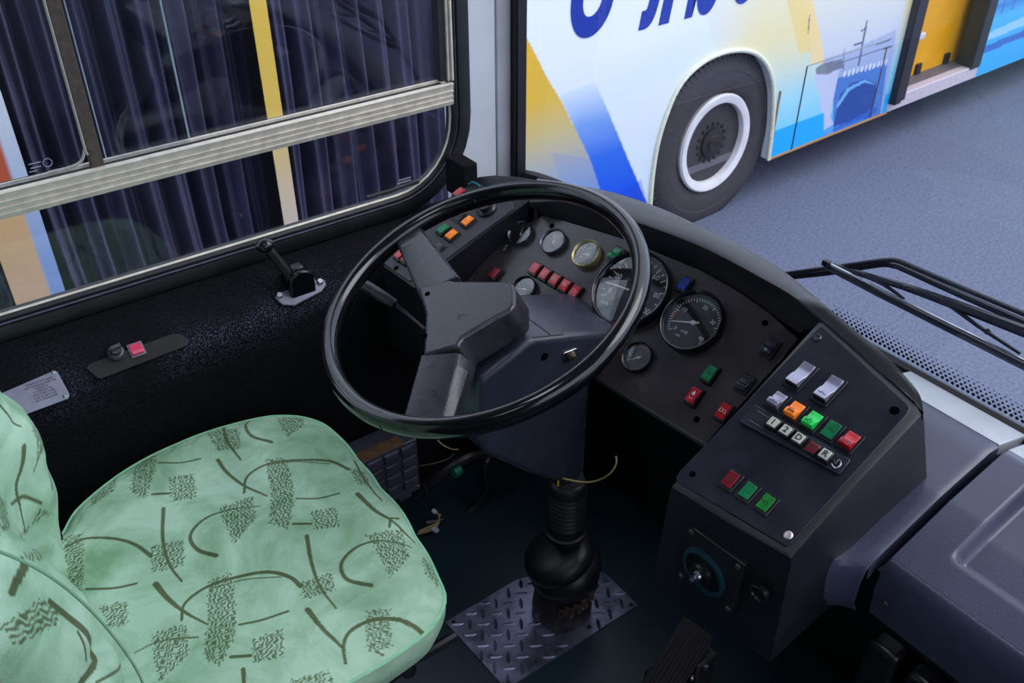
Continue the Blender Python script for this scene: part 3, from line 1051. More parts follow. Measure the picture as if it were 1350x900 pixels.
# right console block with sloping front
rco = [(1079, 421), (1105, 419), (1130, 440), (1172, 475), (1200, 503), (1214, 523), (1218, 545), (1128, 640), (1042, 737), (960, 690), (882, 641), (930, 584), (1005, 502)]
rto = [RP.uv(*p) for p in rco]
n_ = len(rto)
top1 = [RP.P(a, b, -.0005) for a, b in inset(rto, .007)]
top2 = [RP.P(a, b, -.003) for a, b in inset(rto, .002)]
top3 = [RP.P(a, b, -.010) for a, b in rto]
bot = []
fb0, fb1 = hit(860, 766, 'x', .695), hit(1015, 872, 'y', .405)
for i, p in enumerate(top3):
    if i in (8,):
        bot.append(fb1)
    elif i == 9:
        bot.append((fb0+fb1)/2)
    elif i == 10:
        bot.append(fb0)
    elif i in (5, 6):
        Q_ = hit(1222, 634, 'z', .672)
        bot.append(p+(Q_-top3[6])*1.25)
    elif i == 7:
        bot.append(np.array([.84, .400, .55]))
    elif i in (11, 12):
        bot.append(np.array([p[0]+.02, p[1]+.01, .49]))
    else:
        bot.append(np.array([p[0], p[1], .55]))
m = MB()
m.add(top1+top2+top3+bot, [tuple(range(n_))]+[(k*n_+i, k*n_+(i+1) % n_, (k+1)*n_+(i+1) % n_, (k+1)*n_+i) for k in range(3) for i in range(n_)]+[tuple(3*n_+i for i in range(n_))[::-1]])
m.build('right_console', M_plastic, dash, smooth=28, label='tall right side console beside the engine cover')
rpp = [RP.uv(*p) for p in ((1081, 431), (1086, 433), (1196, 533), (1200, 539), (1196, 547), (1044, 717), (1036, 721), (896, 637), (891, 631), (896, 622))]
MB().prism(RP, rpp, -.001, .0022).build('switch_plate', M_console, dash, bevel=.001, label='blue-black plate with two long rockers and gear keys')
mm = .001
hole(RP, -3*mm, -12*mm, .005)
hole(RP, -142*mm, -228*mm, .0035)


def screw(fr, a, b, r=.0055, par=None, m=M_steel, c=.002):
    MB().lathe(fr, [(r, c), (r, c+.0012), (r*.75, c+.0022), (r*.55, c+.0022), (r*.5, c+.0012), (1e-5, c+.001)], 18, a, b).build('screw', m, par or dash)


screw(RP, -145*mm, 27*mm, m=mat('dark_screw', (80, 78, 84), .35, metal=.8))
screw(RP, 1*mm, -221*mm, m=mat('light_screw', (214, 200, 200), .3, metal=.7))


# ------------------------------------------------------------------ switches
def switch(fr, a, b, w=.0225, h=.0295, capm=M_red, label=None, tilt=0, sym=None, symm=None, par=dash, style='flat', plate=.004):
    """frame with a rocker or lamp cap; a, b = centre of the frame"""
    f = fr.at(a, b, .0022)
    fh = .0052 if style == 'flat' else plate*.55
    fo = MB().prism(f, rrect(-w/2, w/2, -h/2, h/2, .0012, 2), 0, fh, top=inset(rrect(-w/2, w/2, -h/2, h/2, .0012, 2), .0014 if style == 'flat' else 0)).build('switch', M_frame, par, bevel=.0006, bseg=1, label=label)
    m = MB()
    m.ring  # frame raised edge
    iw, ih = (w/2-.0034, h/2-.0040) if style == 'flat' else (w/2-.0036, h/2-.0042)
    if style == 'rocker':      # seen from the side: high at the lower end, hollow in the middle, low at the top
        prof = [(-ih, .0), (-ih, .0115), (-ih+.007*h/.03, .0108), (.0, .0058), (ih*.6, .0052), (ih, .0045), (ih, 0)]
    elif style == 'long':
        prof = [(-ih, .0), (-ih, .0120), (-ih+.012, .0100), (-.001, .0060), (ih*.6, .0055), (ih, .0058), (ih, 0)]
    elif style == 'down':
        prof = [(-ih, .0), (-ih, .0040), (0, .0040), (ih, .0062), (ih, 0)]
    else:
        prof = [(-ih, .0), (-ih, .0082), (0, .0085), (ih, .0075), (ih, 0)]
    s0 = [f.P(-iw, y, z) for y, z in prof]
    s1 = [f.P(iw, y, z) for y, z in prof]
    m = MB().loft([s0, s1], closed=True, cap=True)
    m.build('rocker', capm, fo, bevel=.0007, bseg=2, smooth=50)
    if style in ('rocker', 'long') and capm not in (M_cap,):
        MB().box(f, -iw-.0002, iw+.0002, -ih-.0003, -ih+.0012, .0, .0090).build('rocker_face', M_frame if style == 'long' else capm, fo, smooth=0)
    if sym:
        z = .0086 if style == 'flat' else (.0113 if style in ('rocker', 'long') else .0045)
        yy = -ih*.64 if style in ('rocker', 'long') else 0
        sm = symm or M_markr
        sb = MB()
        r = .0042
        if sym == 'bars':
            for q in (-1, 0, 1):
                sb.box(f, -r, r, q*.0022-.0004+yy, q*.0022+.0004+yy, z, z+.0003)
        elif sym == 'ring':
            sb.ring(f, [(r, z), (r*.8, z), (r*.8, z+.0003), (r, z+.0003)], 18, 0, yy).box(f, -.0004, .0004, yy-.002, yy+.002, z, z+.0003)
        elif sym == 'box':
            sb.box(f, -r, r, yy-.0028, yy-.0022, z, z+.0003).box(f, -r, r, yy+.0016, yy+.0022, z, z+.0003).box(f, -r, -r+.0006, yy-.0028, yy+.0022, z, z+.0003).box(f, r-.0006, r, yy-.0028, yy+.0022, z, z+.0003).box(f, -r*.6, -r*.3, yy+.002, yy+.0036, z, z+.0003).box(f, r*.3, r*.6, yy+.002, yy+.0036, z, z+.0003)
        elif sym == 'coils':
            for q in (-1, 1):
                sb.ring(f, [(.0029, z), (.0022, z), (.0022, z+.0003), (.0029, z+.0003)], 14, q*.0027, yy+.0005)
            sb.box(f, -.0062, -.0030, yy-.0024, yy-.0018, z, z+.0003).box(f, .0030, .0062, yy-.0024, yy-.0018, z, z+.0003)
        elif sym == 'flame':
            sb.prism(f, [(-.002, yy), (-.0026, yy+.003), (-.001, yy+.006), (0, yy+.0078), (.0014, yy+.006), (.0026, yy+.003), (.002, yy), (.001, yy-.0006), (.0008, yy+.002), (-.0008, yy+.002), (-.001, yy-.0006)], z, z+.0003)
            sb.box(f, -.003, -.001, yy-.006, yy-.0045, z, z+.0003).box(f, .001, .003, yy-.006, yy-.0045, z, z+.0003)
        elif sym == 'wedge':
            sb.prism(f, [(-.003, yy-.001), (.003, yy-.001), (.002, yy+.002), (-.001, yy+.002)], z, z+.0003)
        elif sym == 'lamp':
            sb.ring(f, [(.0028, z), (.0022, z), (.0022, z+.0003), (.0028, z+.0003)], 14, .001, yy).box(f, -.0055, -.0025, yy+.001, yy+.0016, z, z+.0003).box(f, -.0055, -.0025, yy-.001, yy-.0004, z, z+.0003)
        elif sym == 'leaf':
            sb.ring(f, [(.0044, z), (.0038, z), (.0038, z+.0003), (.0044, z+.0003)], 18, 0, yy).box(f, -.004, .004, yy-.0005, yy+.0005, z, z+.0003).box(f, -.003, .003, yy+.0012, yy+.002, z, z+.0003)
        elif sym == 'wave':
            sb.tube([f.P(-.006, yy+.001, z), f.P(-.003, yy-.001, z), f.P(0, yy+.0015, z), f.P(.003, yy-.0015, z), f.P(.0055, yy, z)], .0004, 5, smooth=3)
        if sym in ('STOP',):
            text('symbol', sym, .0062, f, 0, yy, z, sm, fo, depth=.0002)
        else:
            sb.build('symbol', sm, fo, smooth=0)
    return fo


symd = mat('dark_green_symbol', (10, 46, 26), .5)
symk = mat('brown_symbol', (96, 50, 20), .5)
# right console
switch(RP, -.1245, -.034, .025, .047, M_capg, 'upper left long silver rocker', style='long')
switch(RP, -.083, -.032, .025, .047, M_capg, 'long silver rocker with small print, nearer the pane', style='long', sym='wave', symm=mat('grey_symbol', (90, 92, 104), .5))
switch(RP, -.1245, -.0815, .0235, .031, M_capg, 'silver rocker with arrow symbol', style='rocker', sym='wave', symm=symd)
switch(RP, -.0975, -.081, .0235, .031, M_orange, 'orange lit switch', style='rocker', sym='leaf', symm=symk)
switch(RP, -.0710, -.080, .0235, .031, M_green2, 'bright green lit switch', style='rocker', sym='lamp', symm=symd)
switch(RP, -.0450, -.079, .0235, .031, M_green, 'dark green switch lens', style='down', sym='wave', symm=symd)
switch(RP, -.0185, -.078, .0235, .031, M_red, 'red stop switch', style='rocker', sym='STOP', symm=mat('grey_pink_symbol', (150, 110, 130), .5))
switch(RP, -.0980, -.2060, .0215, .029, M_dred, 'dark red switch in the lower row', style='down', sym='ring', symm=symd)
switch(RP, -.0715, -.2055, .0215, .029, M_green, 'teal green switch in the lower row', style='down')
switch(RP, -.0445, -.2050, .0215, .029, mat('leaf_green_translucent_plastic', (14, 118, 40), .25, nscale=90, var=.2, coat=.3, emit=.06), 'leaf green switch in the lower row', style='down', sym='lamp', symm=symd)
# gear selector strip
gf = RP.at(0, 0, .0022)
gs = MB().prism(gf, [(-.142, -.135), (-.002, -.1245), (.000, -.121), (-.001, -.101), (-.003, -.0995), (-.140, -.1035), (-.143, -.107)], 0, .005).build('gear_selector', mat('gear_plate_black', (34, 35, 46), .3), dash, bevel=.001, label='black strip with five gear keys 1 2 D N R')
MB().box(gf, -.134, -.114, -.1095, -.1090, .005, .0052).box(gf, -.134, -.114, -.1265, -.1260, .005, .0052).build('scribed_line', mat('pale_line', (120, 122, 140), .5), gs, smooth=0, kind='stuff')
for i, ch in enumerate('12DNR'):
    a = -.1035+.0193*i
    kz = gf.at(a, -.1145+.0001*i, .005)
    MB().box(kz, -.0089, .0089, -.0092, .0092, 0, .0068 if ch != 'N' else .0030, taper=.0010).build('key_frame', M_frame, gs, bevel=.0006, bseg=1)
    MB().box(kz, -.0068, .0068, -.0070, .0070, .002, .0082 if ch != 'N' else .004, taper=.0006).build('key', M_key if ch != 'N' else M_dred, gs, bevel=.0006)
    text('key_lettering', ch, .0115, kz, 0, 0, .0083 if ch != 'N' else .0041, M_markk, gs, offset=.0002)
MB().tube([gf.P(-.0165, -.111, .0055), gf.P(-.011, -.116, .0065), gf.P(-.012, -.108, .0058), gf.P(-.006, -.112, .0065), gf.P(-.008, -.120, .0058), gf.P(-.015, -.118, .006)], .0008, 5, smooth=3).build('torn_tape', M_steel, gs)
# instrument plate: warning lamps and rockers
for i, sy in enumerate(('box', 'ring', 'bars', 'leaf', 'box')):
    switch(IP, (-.339+.0253*i)*KI, -.119*KI, .0232, .028, M_red, ('red warning lamp, %s in the row of five' % ('leftmost', 'second', 'middle', 'fourth', 'rightmost')[i]), sym=sy)
switch(IP, -.4095*KI, -.163*KI, .0232, .028, M_dred, 'dark red lamp beside the hub')
switch(IP, -.2155*KI, -.029*KI, .0225, .031, M_green, 'green rocker between small gauge and speedometer', style='rocker')
switch(IP, -.069*KI, -.022*KI, .0225, .030, M_blue, 'blue lamp between the two large gauges', sym='ring', symm=mat('dim_blue_symbol', (30, 40, 90), .5))
switch(IP, .057*KI, -.126*KI, .0228, .033, M_green, 'green lamp right of small gauge', sym='lamp', symm=symd)
switch(IP, .056*KI, -.167*KI, .0228, .033, M_red, 'red lamp with flame symbol', sym='flame', symm=M_mark)
switch(IP, .1105*KI, -.164*KI, .0228, .033, M_red, 'red lamp with two white coils', sym='coils', symm=M_mark)
switch(IP, .112*KI, -.047*KI, .0235, .033, M_cap, 'black rocker with wedge symbol', style='rocker', sym='wedge', symm=M_key)
switch(IP, .1115*KI, -.112*KI, .0235, .033, M_cap, 'plain black rocker', style='rocker')
hole(IP, .079*KI, -.194*KI, c=.0003)
hole(IP, .081*KI, -.017*KI, c=.0003)
hole(IP, -.370*KI, -.036*KI, c=.0003)
MB().tube([IP.P(-.431*KI, -.118*KI, .001), IP.P(-.428*KI, -.115*KI, .001), IP.P(-.432*KI, -.108*KI, .001), IP.P(-.428*KI, -.106*KI, .001)], .0007, 5).build('scratched_mark', M_mark, dash)
# left console switches
for a, b, cm, lb, st, sy in ((.0285, -.1165, M_orange, 'orange switch nearer the driver', 'flat', 'box'), (.0285, -.079, M_orange, 'orange switch nearer the pillar', 'flat', 'box'), (.0025, -.117, M_green, 'green switch beside the orange ones', 'flat', None), (-.047, -.043, M_red, 'red switch by the pillar', 'flat', None), (.0025, -.079, M_cap, 'empty black switch frame', 'down', None), (.030, -.151, M_cap, 'black switch frame', 'down', None), (-.020, -.2010, M_red, 'red switch behind the rim', 'flat', None), (-.0, -.1990, M_dred, 'dark red switch behind the rim', 'flat', None)):
    switch(LP, a*KL, b*KL, .0225, .029, cm, lb, style=st, sym=sy, symm=mat('pale_orange_symbol', (250, 200, 150), .5))


# ------------------------------------------------------------------ gauges
def gauge(a, b, r, bezm, label, dialm=M_dial, height=.014, bw=.12, needle=0., nlen=.8, ticks=None, nums=None, extra=None):
    f = IP.at(a, b, 0)
    g = MB().ring(f, [(r*.99, -.002), (r*1.0, height*.55), (r*.985, height*.9), (r*.95, height), (r*(1-bw*.7), height*.93), (r*(1-bw), height*.55), (r*(1-bw), -.001)], 56).build('gauge', bezm, dash, smooth=50, label=label)
    ri = r*(1-bw)
    MB().lathe(f, [(ri*1.01, .0015), (ri*.5, .0015), (1e-5, .0015)], 40).build('dial', dialm, g, smooth=0)
    tm = MB()
    if ticks:
        n, t0, t1, long_ = ticks
        for i in range(n+1):
            t = t0+(t1-t0)*i/n
            L = .16 if i % long_ == 0 else .08
            q = Fr(f.P(0, 0, .0017), f.u*cos(t)+f.v*sin(t), f.v*cos(t)-f.u*sin(t), f.n)
            tm.box(q, ri*(.93-L), ri*.93, -ri*.014, ri*.014, 0, .0003)
        tm.build('tick_marks', M_mark, g, smooth=0, kind='stuff')
    if nums:
        for s, t, rad, sz in nums:
            text('dial_number', s, sz, f, ri*rad*cos(t), ri*rad*sin(t), .0017, M_mark, g, depth=.0002)
    if extra:
        extra(f, ri, g)
    q = Fr(f.P(0, 0, .0045), f.u*cos(needle)+f.v*sin(needle), f.v*cos(needle)-f.u*sin(needle), f.n)
    MB().prism(q, [(-ri*.22, -ri*.035), (ri*nlen, -ri*.012), (ri*nlen, ri*.012), (-ri*.22, ri*.035)], 0, .0007).lathe(Fr(f.P(0, 0, .002), f.u, f.v), [(ri*.09, 0), (ri*.08, .004), (1e-5, .0042)], 16).build('needle', M_mark, g, smooth=0)
    MB().lathe(f, [(ri*1.02, height*.62), (ri*.6, height*.68), (1e-5, height*.70)], 40).build('glass', M_gglass, g)
    return g


M_bz = mat('gloss_black_bezel', (18, 18, 26), .18, coat=.5)
D = radians


def colour_arc(cols):
    def fn(f, ri, g):
        for (t0, t1, m_, rr) in cols:
            mb = MB()
            N = max(3, int(abs(t1-t0)/.12))
            for i in range(N):
                a_, b_ = t0+(t1-t0)*i/N, t0+(t1-t0)*(i+1)/N
                mb.add([f.P(ri*x*cos(t), ri*x*sin(t), .0018) for x, t in ((rr-.05, a_), (rr+.05, a_), (rr+.05, b_), (rr-.05, b_))], [(0, 1, 2, 3)])
            mb.build('coloured_arc', m_, g, smooth=0)
    return fn


gm = mat('dial_green', (24, 130, 84), .5)
rm = mat('dial_red', (180, 60, 50), .5)
gauge(-.4155*KI, -.0765*KI, .0248, M_chrome, 'small gauge at the far left, black face', height=.012, ticks=(8, D(20), D(160), 4), needle=D(112), nlen=.62)
gauge(-.3410*KI, -.0615*KI, .0252, M_chrome, 'small gauge, second from left, chrome rim', height=.012, ticks=(10, D(10), D(170), 5), needle=D(118), nlen=.7)
gauge(-.2645*KI, -.0530*KI, .0272, M_brass, 'small gauge with yellowed rim', M_dialg, height=.013, bw=.17, ticks=(12, D(-20), D(200), 3), needle=D(200), nlen=.5, nums=[('0', D(215), .6, .006), ('10', D(110), .62, .006)])
gauge(-.3330*KI, -.1600*KI, .0245, M_bz, 'small gauge half hidden behind the column, green arc', height=.012, ticks=(8, D(10), D(170), 4), needle=D(200), nlen=.6, extra=colour_arc([(D(40), D(110), gm, .62)]))
gauge(-.2560*KI, -.1640*KI, .0250, M_bz, 'small gauge mostly behind the column', height=.012, ticks=(8, D(10), D(170), 4), needle=D(60), nlen=.6)
gauge(-.0625*KI, -.1605*KI, .0262, M_bz, 'small gauge below the tachometer, grey face', M_dialg, height=.012, bw=.13, ticks=(12, D(70), D(215), 3), needle=D(225), nlen=.55, extra=colour_arc([(D(150), D(215), gm, .78), (D(60), D(100), rm, .78)]))


def speedo(f, ri, g):
    for s, t in (('0', 203), ('20', 165), ('40', 115), ('60', 62), ('80', 17), ('100', -25), ('120', -66)):
        text('dial_number', s, .0135, f, ri*.70*cos(D(t)), ri*.70*sin(D(t)), .0017, M_mark, g, rot=D(8), depth=.0002)
    text('dial_number', 'km/h', .0085, f, -ri*.55, -ri*.62, .0017, M_mark, g, depth=.0002)


gauge(-.1440*KI, -.0710*KI, .0705, M_bz, 'large speedometer with numerals to 120, behind the steering wheel rim', height=.021, bw=.10, ticks=(24, D(212), D(-72), 2), needle=D(188), nlen=.74, extra=speedo)


def tacho(f, ri, g):
    for s, t in (('5', 223), ('10', 155), ('20', 88), ('30', 30), ('40', -32)):
        text('dial_number', s, .0095, f, ri*.66*cos(D(t)), ri*.66*sin(D(t)), .0017, M_mark, g, rot=D(-8), depth=.0002)
    text('dial_number', 'x100', .0065, f, -ri*.12, -ri*.42, .0017, M_mark, g, depth=.0002)
    text('dial_number', 'min', .0055, f, -ri*.25, -ri*.62, .0017, M_mark, g, depth=.0002)
    colour_arc([(D(60), D(110), gm, .84), (D(172), D(196), rm, .84)])(f, ri, g)


gauge(-.0175*KI, -.0690*KI, .0535, M_bz, 'large tachometer right of the speedometer, green arc and numerals to 40', height=.018, bw=.13, ticks=(40, D(222), D(-38), 8), needle=D(203), nlen=.80, extra=tacho)

# rotary control on the front face of the right console
fo = hit(944, 748, 'x', .695)
v0 = (fb1+fb0)/2-RP.P(*rto[9], -.01)
v0 = -v0/np.linalg.norm(v0)
u0 = hit(1040, 737, 'y', .405)-hit(882, 641, 'y', .585)
u0 = np.array([0.02, -1, 0.])
FF = Fr(fo, u0, v0-np.dot(v0, u0)*u0/np.dot(u0, u0))
FF = Fr(RP.P(*rto[9], -.01)*.62+((fb1+fb0)/2)*.38, FF.u, FF.v)
CF = [FF.uv(*p) for p in ((912, 690), (984, 743), (968, 808), (896, 757))]
kp = MB().prism(FF, CF, -.006, .004).build('control_plate', mat('control_plate_black', (30, 30, 35), .35), dash, bevel=.0015, label='black plate with rotary knob on the console front')
ka, kb = FF.uv(932, 751)
kf = FF.at(ka, kb, .004)
MB().ring(kf, [(.036, 0), (.036, .004), (.030, .005), (.030, 0)], 40).build('dial_ring', mat('teal_ring', (20, 58, 72), .4), kp)
MB().lathe(kf, [(.030, 0), (.028, .002), (.017, .002), (.016, .008), (.013, .011), (1e-4, .011)], 24).build('knob', M_frame, kp)
MB().lathe(kf.at(-.002, -.002, .010), [(.008, 0), (.007, .005), (.003, .006), (.003, .014), (1e-4, .015)], 14).build('bright_spindle', M_steel, kp)
for p in CF:
    q = np.array(p)*.86+np.array([ka, kb])*.14
    screw(FF, q[0], q[1], .004, kp, mat('dull_screw', (110, 100, 104), .4, metal=.7), c=.004)
a, b = FF.uv(1001, 781)
MB().lathe(FF, [(.013, -.004), (.013, .003), (.0105, .004), (.0095, .001), (1e-4, .001)], 24, a, b).build('blanking_plug', M_frame, dash)

# ================================================================== STEERING WHEEL
wn = np.array([-.35, .03, .936])
wn /= np.linalg.norm(wn)
wcn = np.array([.658, .986, .773])
wa = np.cross(wn, [0, 1, 0])
wa /= np.linalg.norm(wa)
SW = Fr(wcn, wa, np.cross(wn, wa), wn)       # u towards the driver, v to the right
st = thing('steering_wheel', 'large thin-rimmed black steering wheel with two spokes and angular hub pad', 'steering wheel', (.70, .99, .70))
RW, TW = .245, .0140
rp_ = [(RW+TW*cos(q)*(1.0), TW*1.22*sin(q)) for q in np.linspace(0, 2*pi, 17)[:-1]]
rim = MB().ring(SW, rp_, 128).build('rim', M_wheel, st, smooth=80)
for q in (D(197), D(236), D(118), D(20)):
    c_ = SW.P(RW*cos(q), RW*sin(q))
    MB().ring(Fr(c_, SW.u*cos(q)+SW.v*sin(q), SW.n), [(TW*1.045, -.0006), (TW*1.06, 0), (TW*1.045, .0006), (TW*.9, 0)], 20).build('rim_seam', M_wheel, rim)
hubp = [(.055, -.094), (.012, -.063), (.008, -.052), (-.036, .013), (-.041, .020), (-.043, .034), (-.040, .044), (-.018, .072), (-.006, .077), (.017, .070), (.070, .060), (.080, .064), (.084, .070), (.131, .038), (.112, .012), (.098, -.008), (.082, -.030), (.073, -.050)]
low = [(a*1.0-.006, b+.014) if b > 0 else (a, b-.002) for a, b in hubp]
m = MB().prism(SW, inset(hubp, -.004), -.046, -.004).prism(SW, inset(hubp, -.004), -.004, .012, top=inset(hubp, .003))
hub = MB().prism(SW, inset(hubp, -.006), -.044, .012, top=inset(hubp, .001)).build('hub_pad', M_spoke, st, bevel=.006, bseg=4)
for a, b in ((.053, -.066), (.1065, .007)):
    hole(SW, a, b, .0036, par=hub, c=.0122)
for a, b in ((.049, .017), (.053, .020), (.044, .02)):
    MB().tube([SW.P(a, b, .0122), SW.P(a-.001, b+.005, .0122)], .0006, 4).build('scratch', M_dark, hub)
up = [(.014, -.222), (.004, -.0565), (.005, -.052), (.052, -.094), (.020, -.222)]
# spokes run from the hub out to the rim, dished slightly, with a bevelled shoulder
def spoke(p, q, w0, w1, sgn, kf):
    p, q = np.array(p), np.array(q)
    d = (q-p)/np.linalg.norm(q-p)
    s_ = np.array([-d[1], d[0]])*sgn
    secs = []
    for t in np.linspace(0, 1, 7):
        c = p+(q-p)*t
        w = w0+(w1-w0)*t
        z = .009-.006*t
        k = w*.5
        prof = [(-k, -.030+.014*t), (-k, z-.006), (-k+.004, z), (k*kf, z), (k*(kf+.16), z-.003), (k*1.0, z-.022+.010*t), (k*.95, -.036+.014*t)]
        secs.append([SW.P(*(c+s_*a), b) for a, b in prof])
    return MB().loft(secs, closed=True, cap=True)
spoke((.030, -.070), (-.012, -.234), .070, .050, 1, .80).build('spoke', M_spoke, st, smooth=40, bevel=.0015)
spoke((.108, .057), (.196, .134), .074, .072, 1, .58).build('spoke', M_spoke, st, smooth=40, bevel=.0015)
MB().lathe(SW, [(.052, -.075), (.052, -.040), (1e-4, -.04)], 28, .02, .0).build('hub_boss', M_dark, st)

# ================================================================== STEERING COLUMN
sc = thing('steering_column', 'black steering column with cowl, ignition lock, stalk and rubber gaiters down to the floor', 'steering column', (.80, .94, 0))
f = Fr((0, .905, 0), (1, 0, 0), (0, 0, 1))      # n = -y : depth runs to -c
sp_ = [(.600, .684), (.606, .692), (.690, .7235), (.704, .7225), (.780, .699), (.90, .658), (.90, .60), (.818, .600), (.818, .395), (.800, .372), (.772, .378), (.697, .449), (.610, .538), (.594, .585)]
m = MB().prism(f, sp_, -.150, 0)
m.build('column_cowl', M_shroud, sc, bevel=.010, bseg=4)
MB().tube([f.P(.700, .7230, -.006), f.P(.760, .7050, -.006)], .0008, 4).tube([f.P(.735, .7132, -.14), f.P(.735, .7132, -.008)], .0009, 4).build('seam_line', M_dark, sc, kind='stuff')
tf = Fr((.735, .98, .7135), (.957, 0, -.29), (0, 1, 0))
MB().lathe(Fr((.718, .965, .7195), (.957, 0, -.29), (0, 1, 0)), [(.0052, -.002), (.0050, .001), (.0035, .0022), (1e-4, .0014)], 16).build('screw', mat('black_screw', (20, 20, 24), .3, metal=.6), sc)
MB().lathe(f, [(.0055, .0001), (1e-4, .0003)], 18, .719, .683).ring(f, [(.0055, 0), (.0068, 0), (.0068, .0005), (.0055, .0005)], 18, .719, .683).build('screw_hole', hole_m, sc)
lb = MB().prism(f, [f.uv(*p) for p in ((741, 467), (743, 464), (759, 458), (763, 460), (763, 466), (746, 476), (742, 475))], 0, .0025).build('lock_bracket', M_steel, sc, bevel=.0008, label='bright bracket of the ignition lock')
MB().lathe(f.at(*f.uv(752, 467), .002), [(.0075, 0), (.0075, .003), (.0065, .005), (.0045, .006), (.0035, .009), (1e-4, .0095)], 20).build('ignition_lock', mat('brown_brass', (112, 92, 84), .35, metal=.8), sc)
# stalk
s0, s1, s2, s3 = hit(480, 376, 'y', 1.25), hit(521, 401, 'y', 1.185), hit(560, 434, 'y', 1.10), np.array([.72, 1.03, .62])
MB().tube([s0, s0*.8+s1*.2, s1], [.0105, .0115, .0085], 12).build('stalk_grip', M_spoke, sc, bevel=.001)
MB().tube([s1, s2, s3], .0036, 8).build('stalk_rod', mat('stalk_rod_black', (40, 40, 48), .25, metal=.6), sc)
# shaft and gaiters
cx, cy = .803, .935
cf_ = Fr((cx, cy, 0), (1, 0, 0), (0, 1, 0))
MB().lathe(cf_, [(.019, .18), (.019, .40)], 20).build('shaft', M_dark, sc)
MB().lathe(cf_, [(.030, .362), (.026, .378), (.018, .385), (.018, .40)], 20).build('shaft_collar', mat('worn_collar', (52, 50, 52), .5), sc)
pr = [(.028, .362), (.035, .350), (.037, .335)]
z = .333
for i in range(8):
    pr += [(.0335, z), (.0375, z-.0045), (.0375, z-.0055)]
    z -= .0105
pr += [(.036, z), (.037, z-.012), (.034, z-.014), (.039, z-.018), (.037, z-.030), (.026, z-.036)]
MB().lathe(cf_, pr, 40).build('corrugated_gaiter', M_gaiter, sc, smooth=60)
# loose twisted boot: tilted folds around the shaft
tilt = Fr((cx, cy, .135), (cos(.42)*.8, -cos(.42)*.6, sin(.42)), (.6, .8, 0))
tilt.v = np.cross(np.cross(tilt.u, tilt.v), tilt.u)
tilt.v /= np.linalg.norm(tilt.v)
tilt.n = np.cross(tilt.u, tilt.v)
MB().lathe(tilt, [(.030, .055), (.052, .050), (.066, .040), (.071, .026), (.069, .014), (.064, .010), (.068, .004), (.073, -.008), (.070, -.022), (.062, -.028), (.060, -.040), (.055, -.05), (.045, -.06)], 44).build('twisted_boot', M_rubber, sc, smooth=70)
MB().lathe(cf_, [(.058, .0045), (.060, .02), (.057, .05), (.052, .085), (.045, .10)], 44).build('floor_boot', mat('brown_black_rubber', (40, 32, 34), .4), sc)
foil = []
for i in range(26):
    t = -2.35+2.3*i/25
    r = .066+.003*sin(i*2.1)
    zz = .085+.020*sin((t+1.2)*1.2)
    foil.append([(cx+r*cos(t), cy+r*sin(t), zz-.012+.004*sin(i*1.3)), (cx+(r+.004*sin(i*1.7))*cos(t), cy+(r+.004*sin(i*1.7))*sin(t), zz), (cx+(r-.004)*cos(t), cy+(r-.004)*sin(t), zz+.014+.003*cos(i*2.3))])
MB().loft(foil).build('crumpled_tape', mat('crumpled_brown_tape', (88, 74, 66), .2, metal=.5, nscale=120, var=.5), sc, smooth=0, label='crumpled shiny brown tape')
p0 = hit(736, 636, 'y', .90)
MB().box(Fr(p0, (.8, -.6, 0), (0.2, 0.2, 1)), -.0012, .0012, -.006, .004, 0, .001).build('paint_mark', mat('yellow_paint_mark', (225, 190, 20), .5), sc, label='small yellow paint mark')

# ================================================================== SEAT
SZ = .455
ZC = .455
cpx = [(585, 792), (588, 780), (575, 752), (545, 700), (500, 638), (470, 600), (443, 567), (425, 552), (395, 543), (360, 542), (300, 555), (230, 580), (170, 610), (128, 640), (95, 670), (80, 700)]
cp = [hit(x, y, 'z', ZC)[:2] for x, y in cpx]
cp += [np.array([-.02, 1.20]), np.array([-.03, 1.0]), np.array([-.02, .84]), np.array([.05, .760])] + [hit(x, y, 'z', ZC)[:2] for x, y in ((300, 986), (400, 925), (470, 886), (530, 850), (570, 820))]
cen = np.array([.225, 1.03])
ang = [math.atan2(p[1]-cen[1], p[0]-cen[0]) for p in cp]
rad = [np.linalg.norm(p-cen) for p in cp]
order = np.argsort(ang)
aa = np.array([ang[i] for i in order])
ra = np.array([rad[i] for i in order])
NA, NR = 900, 235
th = np.linspace(-pi, pi, NA, endpoint=False)
rr = np.interp(th, np.concatenate([aa-2*pi, aa, aa+2*pi]), np.tile(ra, 3))
ker = np.exp(-np.linspace(-2, 2, 25)**2)
ker /= ker.sum()
rr = np.convolve(np.concatenate([rr[-12:], rr, rr[:12]]), ker, 'valid')
Tn = np.linspace(0, 1, NR)
Tt, Th = np.meshgrid(Tn, th, indexing='ij')
Rm = Tt*rr[None, :]
X, Y = cen[0]+Rm*np.cos(Th), cen[1]+Rm*np.sin(Th)
edge = np.clip((Tt-.90)/.10, 0, 1)
Zc = ZC+.010*(1-Tt**2)-.012*edge**2.2 + .0025*np.sin(X*31+Y*11)*np.sin(Y*23-X*9)*(1-edge) - .004*np.exp(-((Tt-.93)/.02)**2)*np.sin(Th*23)**2*.6
FABRIC = (178, 212, 186)
OLIVE = np.array(lin((84, 92, 52)))


def zpx(l):
    return [(x*.46656, 480+y*.46656) for x, y in l]


